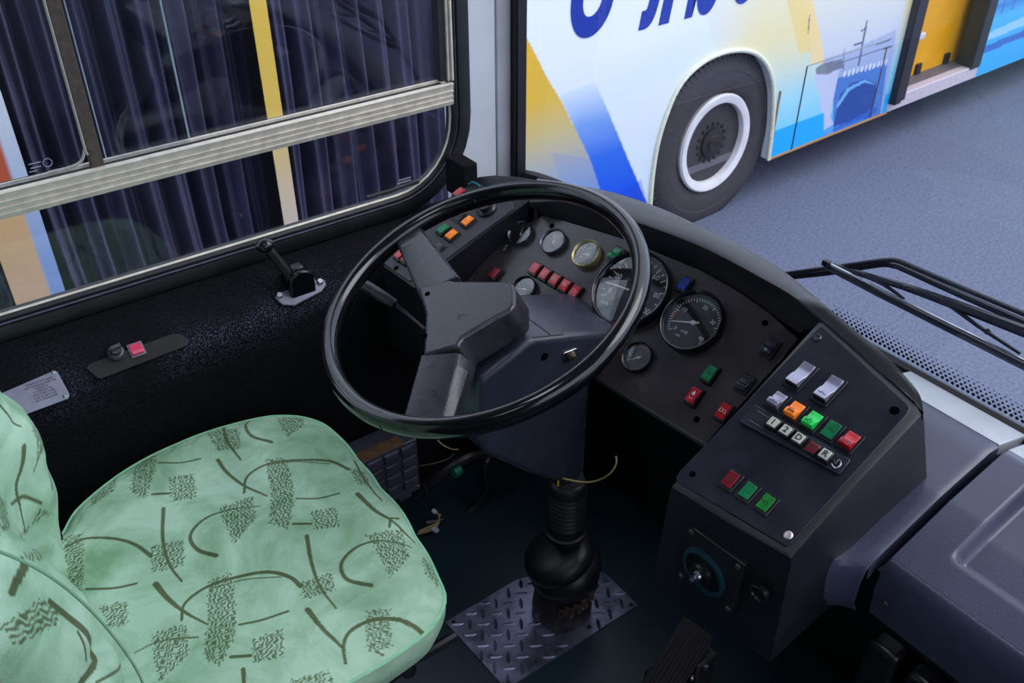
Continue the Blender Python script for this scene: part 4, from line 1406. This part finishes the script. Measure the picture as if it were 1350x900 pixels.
STR = [([(615, 268), (640, 305), (690, 345), (755, 375)], 10, 5), ([(690, 365), (700, 320), (760, 285), (850, 270), (930, 270), (985, 294)], 6, 9), ([(750, 290), (840, 276), (930, 278)], 3, 3), ([(445, 275), (510, 278), (565, 265)], 5, 6), ([(706, 148), (693, 170), (712, 200), (767, 218)], 5, 10), ([(628, 165), (640, 210), (680, 270)], 8, 5), ([(430, 366), (480, 366)], 7, 7), ([(838, 380), (900, 376), (958, 360)], 5, 5), ([(830, 456), (880, 453)], 7, 7), ([(462, 408), (462, 500), (480, 570), (515, 617)], 9, 5), ([(737, 404), (650, 412), (580, 440), (540, 490), (560, 530), (612, 545)], 3, 11), ([(1010, 362), (1060, 410), (1110, 440), (1170, 490)], 12, 4), ([(1100, 458), (1105, 430), (1125, 425)], 6, 6), ([(1162, 510), (1080, 498), (1010, 515), (965, 560), (980, 605), (1048, 622)], 3, 11), ([(868, 490), (880, 560), (905, 630), (950, 690)], 10, 4), ([(515, 728), (525, 680), (590, 630), (680, 600), (760, 590), (820, 605), (850, 630)], 6, 10), ([(600, 636), (690, 610), (795, 604)], 3, 3), ([(440, 622), (480, 670), (530, 710), (588, 740)], 13, 4), ([(243, 633), (320, 630), (385, 618)], 6, 6), ([(185, 515), (240, 492), (320, 492), (380, 510), (428, 545)], 6, 9), ([(677, 738), (740, 725), (815, 702)], 5, 6), ([(652, 825), (708, 820)], 7, 7), ([(870, 697), (910, 745), (972, 800)], 12, 6), ([(975, 835), (970, 790), (990, 750), (1050, 720), (1120, 718), (1190, 738)], 6, 11), ([(380, 812), (450, 785), (560, 775)], 3, 4), ([(1000, 262), (1030, 320), (1078, 378)], 6, 4), ([(686, 858), (690, 910)], 9, 6), ([(1060, 800), (1080, 806)], 4, 4)]
PAT = [[(580, 178), (675, 172), (678, 235), (610, 238)], [(775, 140), (855, 138), (858, 165), (812, 202)], [(425, 240), (440, 250), (438, 300), (410, 382), (365, 350), (380, 275)], [(477, 322), (550, 310), (555, 378), (485, 390)], [(750, 272), (808, 265), (830, 340), (830, 410), (815, 474), (760, 455), (768, 380)], [(620, 405), (715, 375), (724, 440), (662, 514), (630, 440)], [(875, 415), (950, 400), (960, 458), (890, 470)], [(985, 288), (1030, 300), (1050, 342), (1010, 335)], [(425, 520), (520, 503), (522, 575), (430, 590)], [(1030, 482), (1135, 463), (1155, 540), (1102, 600), (1060, 520)], [(850, 620), (940, 586), (947, 640), (855, 668)], [(585, 617), (655, 590), (668, 700), (664, 770), (622, 850), (575, 830), (590, 720)], [(710, 778), (800, 750), (803, 820), (716, 840)], [(1033, 695), (1100, 688), (1105, 790), (1035, 802)], [(178, 482), (236, 475), (236, 640), (195, 642)], [(275, 685), (358, 666), (362, 735), (310, 742)], [(430, 765), (530, 738), (535, 820), (450, 894), (435, 830)], [(252, 375), (328, 303), (322, 350), (258, 392)], [(1195, 530), (1235, 570), (1240, 615), (1200, 580)], [(820, 888), (932, 858), (938, 885), (830, 905)]]


def seg_dist(X, Y, p, q):
    d = q-p
    t = np.clip(((X-p[0])*d[0]+(Y-p[1])*d[1])/(d@d+1e-12), 0, 1)
    return np.hypot(X-p[0]-t*d[0], Y-p[1]-t*d[1]), t


def scribble(X, Y, ax, k=1.):
    """broken crayon-like hatching inside the patches"""
    ca, sa = cos(ax), sin(ax)
    A, Bv = X*ca+Y*sa, -X*sa+Y*ca
    w_ = .0022*np.sin(A*260*k+3*np.sin(Bv*90*k))+.0016*np.sin(A*610*k+Bv*170*k)
    v = np.sin((Bv+w_)*2*pi/(.0062/k))+.75*np.sin(A*2*pi/(.011/k)+5*np.sin(Bv*300*k)+2*np.sin(A*140))
    return np.clip(v*1.6+.62, 0, 1)


def paint(X, Y, strokes, patches, k=1.):
    """strokes: (points, w0, w1), all in metres of cloth"""
    M = np.zeros(X.shape)
    for poly in patches:
        P_ = np.array(poly)
        Xj = X+.0016*np.sin(Y*900)+.001*np.sin(Y*410+1)
        Yj = Y+.0016*np.sin(X*850)+.001*np.sin(X*380+2)
        ins = inpoly(Xj, Yj, poly)
        M = np.maximum(M, ins*scribble(X, Y, .15+P_[0][0]*3, k)*.85)
    for pts, w0, w1 in strokes:
        sp2 = spline([np.array(p) for p in pts], 6)
        n = len(sp2)-1
        for i in range(n):
            p, q = sp2[i], sp2[i+1]
            wm_ = max(w0, w1)+.004
            bx = (X > min(p[0], q[0])-wm_) & (X < max(p[0], q[0])+wm_) & (Y > min(p[1], q[1])-wm_) & (Y < max(p[1], q[1])+wm_)
            if not bx.any():
                continue
            dd, t = seg_dist(X[bx], Y[bx], p, q)
            wv = w0+(w1-w0)*(i+t)/n
            M[bx] = np.maximum(M[bx], np.clip((wv*.5-dd)/.0007+.5, 0, 1)*.92)
    return M


def cloth(name, XYZ, mask, par, label=None, closed_u=True, mott=True):
    nu, nv = XYZ.shape[:2]
    me = bpy.data.meshes.new(name)
    off = np.array(wloc(par))
    idx = np.arange(nu*nv).reshape(nu, nv)
    if closed_u:
        j = np.roll(idx, -1, axis=1)
        F = np.stack([idx[:-1], idx[1:], j[1:], j[:-1]], -1).reshape(-1, 4)
    else:
        F = np.stack([idx[:-1, :-1], idx[1:, :-1], idx[1:, 1:], idx[:-1, 1:]], -1).reshape(-1, 4)
    me.from_pydata((XYZ.reshape(-1, 3)-off).tolist(), [], F.tolist())
    base = np.array(lin(FABRIC))
    c = base[None, None]*(1-mask[..., None])+OLIVE*mask[..., None]
    at = me.color_attributes.new('col', 'FLOAT_COLOR', 'POINT')
    at.data.foreach_set('color', np.concatenate([c.reshape(-1, 3), np.ones((nu*nv, 1))], 1).astype('f').ravel())
    me.polygons.foreach_set('use_smooth', [True]*len(me.polygons))
    o = bpy.data.objects.new(name, me)
    COL.objects.link(o)
    o.parent = par
    me.materials.append(M_cloth)
    if label:
        o['label'] = label
    return o


M_cloth = attr_mat('printed_velour', .85, bump=.35, bscale=420., mott=(9., (.46, .58, .44), (1.0, 1.0, 1.0), .33), spec=.25)
seat = thing('driver_seat', 'driver seat covered in mint green velour with olive scribble and arc print', 'seat', (.22, 1.03, 0))


def tocloth(px, py):
    return hit(px, py, 'z', ZC+.006)[:2]


pxm = .00150   # metres of cloth per photo pixel
ST = [([tocloth(*p) for p in zpx(pts)], w0*.46656*pxm, w1*.46656*pxm) for pts, w0, w1 in STR]
PA = [[tuple(tocloth(*p)) for p in zpx(poly)] for poly in PAT]
mask = paint(X, Y, ST, PA)
# sides: continue the grid downwards
sideZ = np.linspace(0, 1, 14)[1:]
sx, sy, sz = [], [], []
for t in sideZ:
    k = 1+.012*sin(t*pi)-.03*t
    sx.append(cen[0]+(X[-1]-cen[0])*k)
    sy.append(cen[1]+(Y[-1]-cen[1])*k)
    sz.append(Zc[-1]-.060*t-.0)
XYZ = np.stack([np.vstack([X]+[np.array(sx)]), np.vstack([Y, np.array(sy)]), np.vstack([Zc, np.array(sz)])], -1)
mask = np.vstack([mask, np.repeat(mask[-1:]*.0, 13, 0)])
cloth('seat_cushion', XYZ, mask, seat)
# piping along the cushion edge
MB().tube([(x, y, z) for x, y, z in zip(X[-1][::6], Y[-1][::6], Zc[-1][::6]+.0005)]+[(X[-1][0], Y[-1][0], Zc[-1][0]+.0005)], .0028, 6, cap=False).build('piping', mat('mint_piping', (150, 208, 168), .8), seat)

# backrest with two side bolsters
NS, NZ_ = 560, 340
sv = np.linspace(0, 1, NS)
zv = np.linspace(.36, 1.12, NZ_)
Zb, Sb = np.meshgrid(zv, sv, indexing='ij')
tt = Sb*pi
yb = 1.035-.292*np.sign(np.cos(tt))*np.abs(np.cos(tt))**.72
fz = np.interp(Zb, [.36, .435, .52, .62, .695, .741, .79, .85, 1.12], [.026, .032, .050, .064, .058, .036, .006, -.04, -.26])
fzn = np.interp(Zb, [.36, .45, .57, .66, .71, .75, .79, .84, 1.12], [.036, .040, .037, .026, .016, .004, -.014, -.045, -.22])
k = np.clip((yb-.78)/.45, 0, 1)
front = fzn*(1-k)+fz*k
valley = -.075*np.exp(-((yb-1.03)/.13)**4)
depth = .15*(1-np.abs(np.sin(tt))**.55)
xb = front+valley*(np.abs(np.sin(tt))**.5)-depth
fold = .004*np.sin(Zb*55+yb*18)*np.exp(-((Zb-.60)/.10)**2)+.006*np.exp(-((Zb-.655-.22*(yb-.95))/.012)**2)*-1
xb = xb+fold*np.abs(np.sin(tt))
bs = [([(x, y) for x, y in pts], a, b) for pts, a, b in ()]
# print on the backrest is laid out in (y, z) of the cover
def toback(px, py, y):
    h = hit(px, py, 'y', y)
    return (y, h[2])
def onback(px, py):
    """nearest crossing of the line of sight with the cover's front surface"""
    best = (1e9, 1.0, .6)
    for y in np.linspace(.76, 1.30, 109):
        h = hit(px, py, 'y', y)
        i = np.argmin(np.abs(zv-h[2]))
        j = np.argmin(np.abs(yb[i][NS//8:-NS//8]-y))+NS//8
        e = abs(xb[i, j]-h[0])
        if e < .004:
            return (y, h[2])
        if e < best[0]:
            best = (e, y, h[2])
    return best[1:]
bst = [([(0, 104), (28, 140), (56, 174)], 5, 4), ([(75, 230), (62, 290), (50, 340), (58, 400), (78, 472)], 9, 4), ([(40, 392), (60, 375), (95, 376), (118, 392)], 6, 5), ([(70, 570), (58, 605), (38, 642)], 12, 10), ([(150, 665), (200, 710), (262, 780), (268, 840), (228, 900)], 8, 12), ([(225, 752), (246, 800), (250, 832)], 4, 5), ([(150, 270), (152, 350)], 5, 5), ([(378, 822), (340, 860), (280, 895)], 5, 4), ([(100, 300), (120, 250), (150, 200)], 3, 3)]
bpt = [[(100, 180), (135, 150), (148, 230), (105, 270)], [(0, 370), (25, 395), (40, 460), (0, 480)], [(108, 410), (150, 415), (130, 550), (66, 545), (90, 470)], [(0, 738), (120, 660), (195, 690), (150, 740), (0, 815)]]
bs = []
for pts, w0, w1 in bst:
    bs.append(([onback(*p) for p in zpx(pts)], w0*.46656*.0019, w1*.46656*.0019))
bp2 = [[tuple(onback(*p)) for p in zpx(poly)] for poly in bpt]
mb_ = paint(yb, Zb, bs, bp2, .8)
mb_ *= (np.sin(tt) > .35)
cloth('backrest', np.stack([xb, yb, Zb], -1), mb_, seat, closed_u=False)
MB().tube([hit(*p, 'y', .80)+np.array([.003, -.002, 0]) for p in ((-40, 715), (0, 729), (30, 742), (62, 760), (98, 788), (130, 820), (158, 855), (180, 890), (190, 920))], .0018, 6, smooth=3).build('seam', mat('olive_green_seam', (128, 168, 134), .8), seat)
# seat base
MB().box(W0, .02, .43, .80, 1.26, .355, .405).build('seat_pan', M_dark, seat, bevel=.01)
MB().box(W0, .08, .34, .90, 1.16, 0, .30).box(W0, .05, .38, .84, 1.22, .30, .36).build('pedestal', mat('pedestal_grey', (48, 44, 56), .5), seat, bevel=.01)
MB().tube([hit(600, 838, 'z', .36), hit(560, 862, 'z', .36), hit(515, 880, 'z', .36)], .008, 8).build('adjuster_lever', M_frame, seat)
MB().tube([hit(540, 868, 'z', .33), hit(520, 885, 'z', .31), hit(500, 900, 'z', .30)], .012, 8).build('adjuster_lever', M_frame, seat)
MB().lathe(Fr(hit(535, 880, 'z', .32), (1, 0, 0), (0, .3, .9)), [(.012, -.01), (.012, .012), (.006, .014), (1e-4, .014)], 14).build('pivot_bolt', M_frame, seat)
MB().box(W0, -.02, .03, 1.20, 1.34, .36, .46).build('side_hinge', M_frame, seat, bevel=.01)

# ================================================================== ITEMS ON THE SHELF UNDER THE SIDE WINDOW
# hand-brake valve
a0, b0 = SH.uv(397, 388)
hb = thing('handbrake_valve', 'small black lever valve on an eight-sided metal foot bolted under the side window', 'lever', SH.P(a0, b0, 0))
HF = Fr(SH.P(a0, b0, .002), (1, 0, 0), (0, .97, .24))
pt = [SH.uv(*p) for p in ((361, 394), (372, 404), (388, 405), (424, 386), (430, 377), (427, 370), (408, 372), (368, 388))]
MB().prism(SH, pt, .001, .007).build('foot_plate', mat('grey_cast_metal', (120, 120, 136), .35, metal=.7), hb, bevel=.002)
for p in ((368, 392), (421, 374)):
    a, b = SH.uv(*p)
    MB().lathe(SH, [(.0065, .006), (.0065, .0115), (.005, .013), (1e-4, .013)], 6, a, b).build('bolt', M_steel, hb, smooth=0)
bc = hit(396, 380, 'y', 1.425)
BFm = Fr(bc, (1, 0, 0), (0, 0, 1))
arcp = [(-.024, -.015), (.026, -.015), (.026, .020)]+[(.001+.025*cos(q), .020+.022*sin(q)) for q in np.linspace(0.2, pi-.2, 9)]+[(-.024, .020)]
MB().prism(BFm, arcp, -.028, .014).build('body', mat('gloss_black_body', (14, 14, 17), .22), hb, bevel=.004, bseg=3)
MB().ring(Fr(BFm.P(0, .036, -.006), (0, 1, 0), (0, 0, 1)), [(.0, .0), (.001, 0), (.001, .001)], 6)
MB().prism(BFm, [(-.014, .034), (.014, .034), (.012, .046), (-.010, .046)], -.018, .004).build('collar', M_frame, hb, bevel=.003)
l0, l1, l2 = hit(383, 365, 'y', 1.43), hit(364, 341, 'y', 1.435), hit(349, 323, 'y', 1.44)
MB().tube([l0, l1, l2], [.0095, .009, .0085], 14).build('lever_arm', M_rubber, hb)
MB().ball(l0, .0125).build('pivot', M_frame, hb)
lk = MB().ball(l2, .0165, sc=(1, 1, .8)).build('knob', mat('gloss_black_body', (14, 14, 17), .2), hb)

# small switch plate with rotary knob and red rocker
q = [SH.uv(*p) for p in ((113, 486), (128, 499), (133, 500), (247, 456), (249, 450), (240, 441), (228, 440), (118, 480))]
sp0 = thing('shelf_switch_plate', 'thin black plate with a rotary knob and one red rocker, on the carpeted shelf', 'switch panel', SH.P(*q[1], 0))
MB().prism(SH, q, .0, .003).build('plate', mat('thin_black_plate', (15, 15, 19), .45), sp0, bevel=.0012)
a, b = SH.uv(153, 467)
kb_ = Fr(SH.P(a, b, .003), SH.u, SH.v)
kn = MB().lathe(kb_, [(.014, 0), (.0145, .006), (.012, .010), (.0095, .011), (.0085, .019), (1e-4, .020)], 20).build('rotary_knob', mat('knob_dark_grey', (56, 54, 62), .35), sp0)
MB().box(Fr(kb_.P(0, 0, .018), (1, .2, 0), (0, .97, .24)), -.009, .009, -.0035, .0035, 0, .008).build('knob_bar', MATS['knob_dark_grey'], sp0, bevel=.001)
a, b = SH.uv(180, 462)
f_ = Fr(SH.P(a, b, .003), SH.u, SH.v)
fr_ = MB().box(f_, -.0125, .0125, -.013, .013, 0, .003).build('rocker_frame', mat('grey_rocker_frame', (120, 110, 124), .4), sp0, bevel=.001)
MB().loft([[f_.P(x, y, z) for y, z in ((-.010, 0), (-.010, .009), (-.001, .0045), (.010, .005), (.010, 0))] for x in (-.0098, .0098)], closed=True, cap=True).build('rocker', mat('pink_red_plastic', (214, 60, 96), .3, coat=.3), fr_, bevel=.0008)

# engraved information plate
q = [SH.uv(*p) for p in ((0, 520), (72, 489), (76, 491), (92, 521), (90, 526), (50, 541), (8, 557))]
ip_ = thing('information_plate', 'small aluminium instruction plate with rows of black print beside the backrest', 'sign', SH.P(*q[3], 0))
MB().prism(SH, q, .001, .0035).build('plate', mat('plate_aluminium', (150, 152, 170), .4, metal=.6, var=.1), ip_, bevel=.0008)
for p in ((71, 492), (86, 523)):
    a, b = SH.uv(*p)
    MB().lathe(SH, [(.0035, .003), (.0030, .0052), (1e-4, .006)], 12, a, b).build('rivet', M_steel, ip_)
a0, b0 = SH.uv(74, 493)
a1, b1 = SH.uv(88, 522)
px0 = SH.uv(20, 513)
for i, s in enumerate(('ТРАНСПОРТНЫМ', 'ОРГАНИЗАЦИЯМ НА', 'РАБОТЫ', 'И РЕМОНТЫ', 'МАСТЕРСКИЕ', 'КИЕ В ДРУГИЕ', 'АВТОМОБИЛИ')):
    t = (i+.9)/8.2
    a, b = a0+(a1-a0)*t-.006, b0+(b1-b0)*t
    text('engraved_text', s, .0048, SH, a-.022, b, .0037, M_markk, ip_, depth=.0001)

# ================================================================== FLOOR ITEMS
# diamond tread plate
tp = [hit(*p, 'z', .004)[:2] for p in ((587, 819), (680, 764), (765, 742), (800, 757), (841, 797), (690, 893), (668, 908))]
tpt = thing('tread_plate', 'bright steel diamond tread plate screwed to the floor round the column foot', 'metal plate', (*tp[0], 0))
tq = [tuple(p) for p in tp]
M_tread = mat('worn_tread_steel', (140, 142, 168), .30, metal=.85, nscale=26, var=.35, rvar=.14)
MB().prism(W0, tq, .0, .0035).build('plate', M_tread, tpt, smooth=0)
lug = MB()
tin = inset(tq, .006)
t0_ = math.atan2(RGT[1], RGT[0])
P2 = .0255
oc = np.array(tq).mean(0)
for i in range(-12, 13):
    for j in range(-12, 13):
        x, y = oc[0]+(i*cos(t0_)-j*sin(t0_))*P2, oc[1]+(i*sin(t0_)+j*cos(t0_))*P2
        if not inpoly(np.array([x]), np.array([y]), tin)[0] or math.hypot(x-cx, y-cy) < .068:
            continue
        t = t0_+.08+(pi/2 if (i+j) % 2 else 0)
        g = Fr((x, y, .0035), (cos(t), sin(t), 0), (-sin(t), cos(t), 0))
        L, wd = .0150, .0037
        lug.add([g.P(-L, 0), g.P(-L*.4, -wd), g.P(L*.4, -wd), g.P(L, 0), g.P(L*.4, wd), g.P(-L*.4, wd), g.P(-L*.7, 0, .0018), g.P(L*.7, 0, .0018)], [(0, 1, 6), (1, 2, 7, 6), (2, 3, 7), (3, 4, 7), (4, 5, 6, 7), (5, 0, 6)])
lug.build('raised_lugs', M_tread, tpt, smooth=0, kind='stuff')
for p in ((598, 820), (757, 752), (832, 797), (777, 826)):
    h = hit(*p, 'z', .004)
    MB().lathe(Fr(h, (1, 0, 0), (0, 1, 0)), [(.0042, 0), (.0042, .001), (1e-4, .0012)], 12).build('plate_screw', M_dark, tpt)

# finned aluminium control unit low on the side wall
cb = [hit(*p, 'y', 1.28) for p in ((440, 566), (545, 573), (554, 624), (508, 652))]
cu_ = thing('control_unit', 'ribbed grey aluminium control box low on the side wall behind the seat front', 'control box', (.62, 1.28, .06))
CFm = Fr((.690, 1.28, .270), (-1, 0, -.0), (0, 0, -1), (0, -1, 0))
M_cu = mat('cast_grey_aluminium', (88, 88, 106), .42, metal=.5, nscale=40, var=.15)
MB().box(CFm, 0, .24, 0, .125, -.07, 0).build('case', M_cu, cu_, bevel=.003)
rb = MB()
for i in range(6):
    for j in range(4):
        MB().box(CFm, .006+i*.039, .040+i*.039, .006+j*.030, .031+j*.030, 0, .006, taper=.002).build('rib_panel', M_cu, cu_, bevel=.001, bseg=1)
MB().box(CFm, .0, .24, .128, .140, -.012, 0).box(CFm, .02, .05, .136, .156, -.012, -.004).build('mounting_flange', M_cu, cu_, bevel=.0015)
MB().box(Fr((.690, 1.28, .270), (-1, 0, 0), (0, 1, 0), (0, 0, 1)), .03, .13, .0, .03, 0, .0012).build('tan_label', mat('tan_tape', (104, 78, 54), .6, var=.3), cu_, smooth=0, label='brown tape on the box edge')

# hoses and wires on the dark side wall
wr = thing('wiring_loom', 'loose black hoses and thin pale wires with a white connector in the dark footwell', 'wires', (.78, 1.3, .05))
H_ = lambda px, py, y: hit(px, py, 'y', y)
MB().tube([H_(545, 655, 1.33), H_(600, 612, 1.30), H_(640, 600, 1.30), H_(690, 610, 1.28)], .014, 10, smooth=5).build('hose', M_rubber, wr)
MB().tube([H_(560, 690, 1.30), H_(610, 680, 1.28), H_(640, 650, 1.27), H_(640, 610, 1.28), H_(665, 600, 1.3)], .011, 10, smooth=5).build('hose', M_rubber, wr)
MB().tube([H_(575, 720, 1.28), H_(640, 702, 1.26), H_(700, 670, 1.26), H_(735, 640, 1.3)], .012, 10, smooth=5).build('hose', M_rubber, wr)
h = H_(602, 622, 1.275)
MB().tube([h-np.array([.009, .002, -.001]), h+np.array([.009, .002, .0])], .0105, 12).build('green_clip', mat('green_clip', (10, 120, 80), .35), wr, label='small green hose clip')
M_wr = mat('cream_wire', (190, 165, 110), .5)
for k in range(3):
    MB().tube([H_(550+k, 704-2*k, 1.27), H_(570, 698-3*k, 1.26), H_(579-k, 688, 1.26), H_(577+2*k, 676+k, 1.26)], .0014, 5, smooth=4).build('wire', M_wr, wr)
MB().tube([H_(573, 672, 1.27), H_(563, 650, 1.28), H_(558, 636, 1.30)], .0028, 6, smooth=4).build('wire', M_rubber, wr)
for p, s_ in (((574, 698), .008), ((573, 674), .006)):
    h = H_(*p, 1.255)
    MB().box(Fr(h, (.8, -.2, .6), (-.6, 0, .8)), -s_*.6, s_*.6, -s_, s_, -.004, .004).build('connector', mat('white_connector', (196, 200, 206), .4), wr, bevel=.001, label='small white plug connector')
MB().tube([H_(553, 614, 1.27), H_(575, 610, 1.25), H_(592, 604, 1.25), H_(598, 598, 1.27)], .0011, 5, smooth=4).build('wire', mat('dull_wire', (96, 92, 84), .5), wr)
MB().tube([H_(577, 580, 1.22), H_(585, 587, 1.2), H_(596, 592, 1.2), H_(604, 592, 1.22)], .0014, 5, smooth=4).build('wire', M_wr, wr)
wl = thing('loose_wire', 'thin cream wire curling out to the right below the column cowl', 'wire', hit(740, 633, 'y', .90))
MB().tube([hit(736, 630, 'y', .92), hit(745, 631, 'y', .90), hit(765, 635, 'y', .88), hit(785, 634, 'y', .86), hit(803, 625, 'y', .84), hit(812, 612, 'y', .84), hit(812, 601, 'y', .85)], .0017, 6, smooth=5).build('wire', M_wr, wl)

# accelerator pedal
pc = [hit(843, 905, 'z', .05), hit(902, 812, 'z', .14), hit(946, 836, 'z', .14), hit(900, 915, 'z', .05)]
u_ = pc[1]-pc[0]
v_ = pc[3]-pc[0]
v_ = v_-np.dot(v_, u_)*u_/np.dot(u_, u_)
PFm = Fr(pc[0], u_, v_)
LU, LV = np.linalg.norm(u_), np.linalg.norm(pc[2]-pc[1])*.95
if PFm.n[2] < 0:
    PFm.n = -PFm.n
pd = thing('accelerator_pedal', 'long ribbed black rubber accelerator pedal on the floor below the console', 'pedal', (pc[0][0], pc[0][1], 0))
MB().box(PFm, -.05, LU, 0, LV, -.016, 0).build('pad', mat('dusty_black_rubber', (50, 46, 48), .7, nscale=60, var=.3), pd, bevel=.002)
for i in range(9):
    MB().box(PFm, -.048, LU-.002, .003+i*LV/9, .003+(i+.55)*LV/9, 0, .005, taper=.0008).build('tread_rib', MATS['dusty_black_rubber'], pd, bevel=.0006, bseg=1)
MB().box(W0, pc[0][0]+.03, pc[0][0]+.10, pc[0][1]-.035, pc[0][1]+.02, 0, .05).build('pedal_mount', M_dark, pd, bevel=.003)
h = hit(925, 868, 'z', .08)
MB().box(W0, h[0]-.02, h[0]+.03, h[1]-.012, h[1]+.012, 0, .085).build('hinge_bracket', mat('hinge_metal', (90, 86, 94), .45, metal=.6), pd, bevel=.004)
MB().lathe(Fr((h[0]-.0, h[1]-.012, .07), (1, 0, 0), (0, 0, 1)), [(.007, 0), (.007, .006), (1e-4, .008)], 12).build('hinge_bolt', M_steel, pd)
h = hit(912, 893, 'z', .06)
MB().ball(h, .007).build('hinge_bolt', M_steel, pd)

# ================================================================== ENGINE-SIDE COVERS AT THE RIGHT
CZ = lambda x: float(np.interp(x, [.82, .95, 1.06, 1.155], [.634, .676, .700, .672]))
M_cover = mat('satin_grey_cover', (66, 68, 90), .27, nscale=9, var=.12, bump=.12, bscale=500)
M_silver = mat('silver_strip_paint', (176, 178, 184), .4, metal=.3, nscale=30, var=.08)
cv = dash
xs = np.linspace(.822, 1.075, 12)
secs = []
for x in list(xs[:6])+[.9495, .951]+list(xs[6:]):
    z = CZ(x)
    secs.append([(x, .45 if x < .95 else .56, z), (x, .42, z), (x, .405, z), (x, .39, z), (x, .379, z), (x, .375, z-.003), (x, .3745, z-.03)])
fy = [(.45, .745), (.42, .765), (.405, .785), (.39, .802), (.379, .808), (.375, .809), (.3745, .81)]
front_edge = [[(xx+dx, y, z+(0 if i < 4 else 0)) for i, (y, xx) in enumerate(fy)] for dx, z in ((.012, .545), (0, .57), (0, .605), (.004, .622), (.010, .631))]
MB().loft(front_edge+secs).build('ledge_shell', M_cover, cv, smooth=50, label='grey moulded ledge right of the console')
MB().prism(Fr((0, 0, 0), (1, 0, 0), (0, 0, 1)), [(1.075, CZ(1.075)-.02), (1.155, CZ(1.155)-.02), (1.155, CZ(1.155)+.001), (1.075, CZ(1.075)+.0015)], -.56, -.376).build('strip', M_silver, cv, bevel=.0015, label='pale silver strip along the windscreen')
c2 = thing('engine_cover', 'large satin grey cover at the right edge with a recessed tray in its top', 'cover', (.95, .15, 0))


def rec(x, y):
    sm = lambda t: t*t*(3-2*t)
    c = lambda t: min(1, max(0, t))
    return sm(c((x-.885)/.018))*sm(c((.318-y)/.018))*sm(c((1.05-x)/.02))


xs = list(np.linspace(.840, 1.075, 60))
ys = list(np.linspace(.364, .27, 46))+[.20, .1, 0, -.4]
secs = [[(.834, .364, .545)]+[(.834, y, .545) for y in ys], [(.828, .364, .60)]+[(.828, y-.0, .60) for y in ys], [(.832, .364, .628)]+[(.832, y, .628) for y in ys]]
for x in xs:
    secs.append([(x, .365, CZ(x)-.03)]+[(x, y, CZ(x)+.001-.020*rec(x, y)-(.003 if y > .3635 else 0)) for y in ys])
MB().loft(secs).build('cover_shell', M_cover, c2, smooth=50)
MB().prism(Fr((0, 0, 0), (1, 0, 0), (0, 0, 1)), [(1.075, CZ(1.075)-.02), (1.155, CZ(1.155)-.02), (1.155, CZ(1.155)+.001), (1.075, CZ(1.075)+.0015)], -.364, .4).build('strip', M_silver, c2, bevel=.0015, label='pale silver strip along the windscreen')
MB().box(W0, .84, 1.14, .3655, .3735, .55, .612).build('seam_filler', M_dark, cv, smooth=0)
screw(Fr((.827, .345, .585), (0, -1, 0), (0, 0, 1)), 0, 0, .004, c2, mat('dull_screw', (110, 100, 104), .4), c=0)
# dark louvred housing below the covers
lh = thing('heater_housing', 'dark louvred housing below the engine cover', 'housing', (.88, .3, 0))
MB().box(W0, .87, 1.1, -.3, .37, 0, .50).build('case', M_dark, lh, bevel=.01)
for i in range(5):
    MB().box(W0, .835, .870, .07+i*.060, .115+i*.060, .30, .50).build('louvre', M_frame, lh, bevel=.008)

# ================================================================== WINDSCREEN WIPER (outside)
wp = thing('windscreen_wiper', 'black double-arm windscreen wiper resting across the outside of the windscreen', 'wiper', hit(1190, 380, 'x', 1.25))
M_wp = mat('satin_black_wiper', (34, 36, 50), .35, metal=.2)
X_ = lambda px, py, x=1.25: hit(px, py, 'x', x)
MB().tube([X_(1000, 372), X_(1040, 365), X_(1100, 358), X_(1160, 348), X_(1180, 350), X_(1192, 354), X_(1260, 385), X_(1420, 455)], .0058, 8, smooth=3).build('arm_rod', M_wp, wp)
MB().tube([X_(1005, 366, 1.24), X_(1040, 360, 1.24), X_(1100, 352, 1.24), X_(1165, 343, 1.24), X_(1185, 344, 1.24), X_(1200, 350, 1.24), X_(1270, 380, 1.24), X_(1420, 443, 1.24)], .0042, 8, smooth=3).build('arm_rod', M_wp, wp)
bl = MB().tube([X_(1089, 350, 1.225), X_(1160, 387, 1.225), X_(1250, 432, 1.225), X_(1360, 487, 1.225)], .0062, 6).build('blade', M_wp, wp)
MB().tube([X_(1093, 347, 1.221), X_(1160, 381, 1.221), X_(1250, 426, 1.221), X_(1360, 480, 1.221)], .0020, 6).build('blade_rail', M_steel, bl)
MB().tube([X_(1097, 348, 1.235), X_(1135, 361, 1.235), X_(1190, 377, 1.235), X_(1260, 402, 1.235), X_(1370, 444, 1.235)], [.003, .0048, .006, .0075, .009], 6, smooth=3).build('yoke', M_wp, bl)
MB().tube([X_(1136, 361, 1.232), X_(1165, 375, 1.23), X_(1192, 394, 1.228)], [.004, .003, .0025], 6, smooth=3).build('yoke', M_wp, bl)
MB().tube([X_(1190, 377, 1.232), X_(1240, 395, 1.23), X_(1290, 430, 1.23), X_(1345, 466, 1.228)], [.004, .0035, .003, .0025], 6, smooth=3).build('yoke', M_wp, bl)
for p in ((1136, 361), (1190, 377), (1302, 437)):
    MB().ball(X_(*p, 1.228), .0048).build('rivet', M_wp, bl)
MB().box(Fr(X_(1090, 347, 1.22), (0, -1, 0), (0, 0, 1)), -.007, .006, -.005, .006, -.006, .006).build('end_cap', M_wp, bl, bevel=.002)
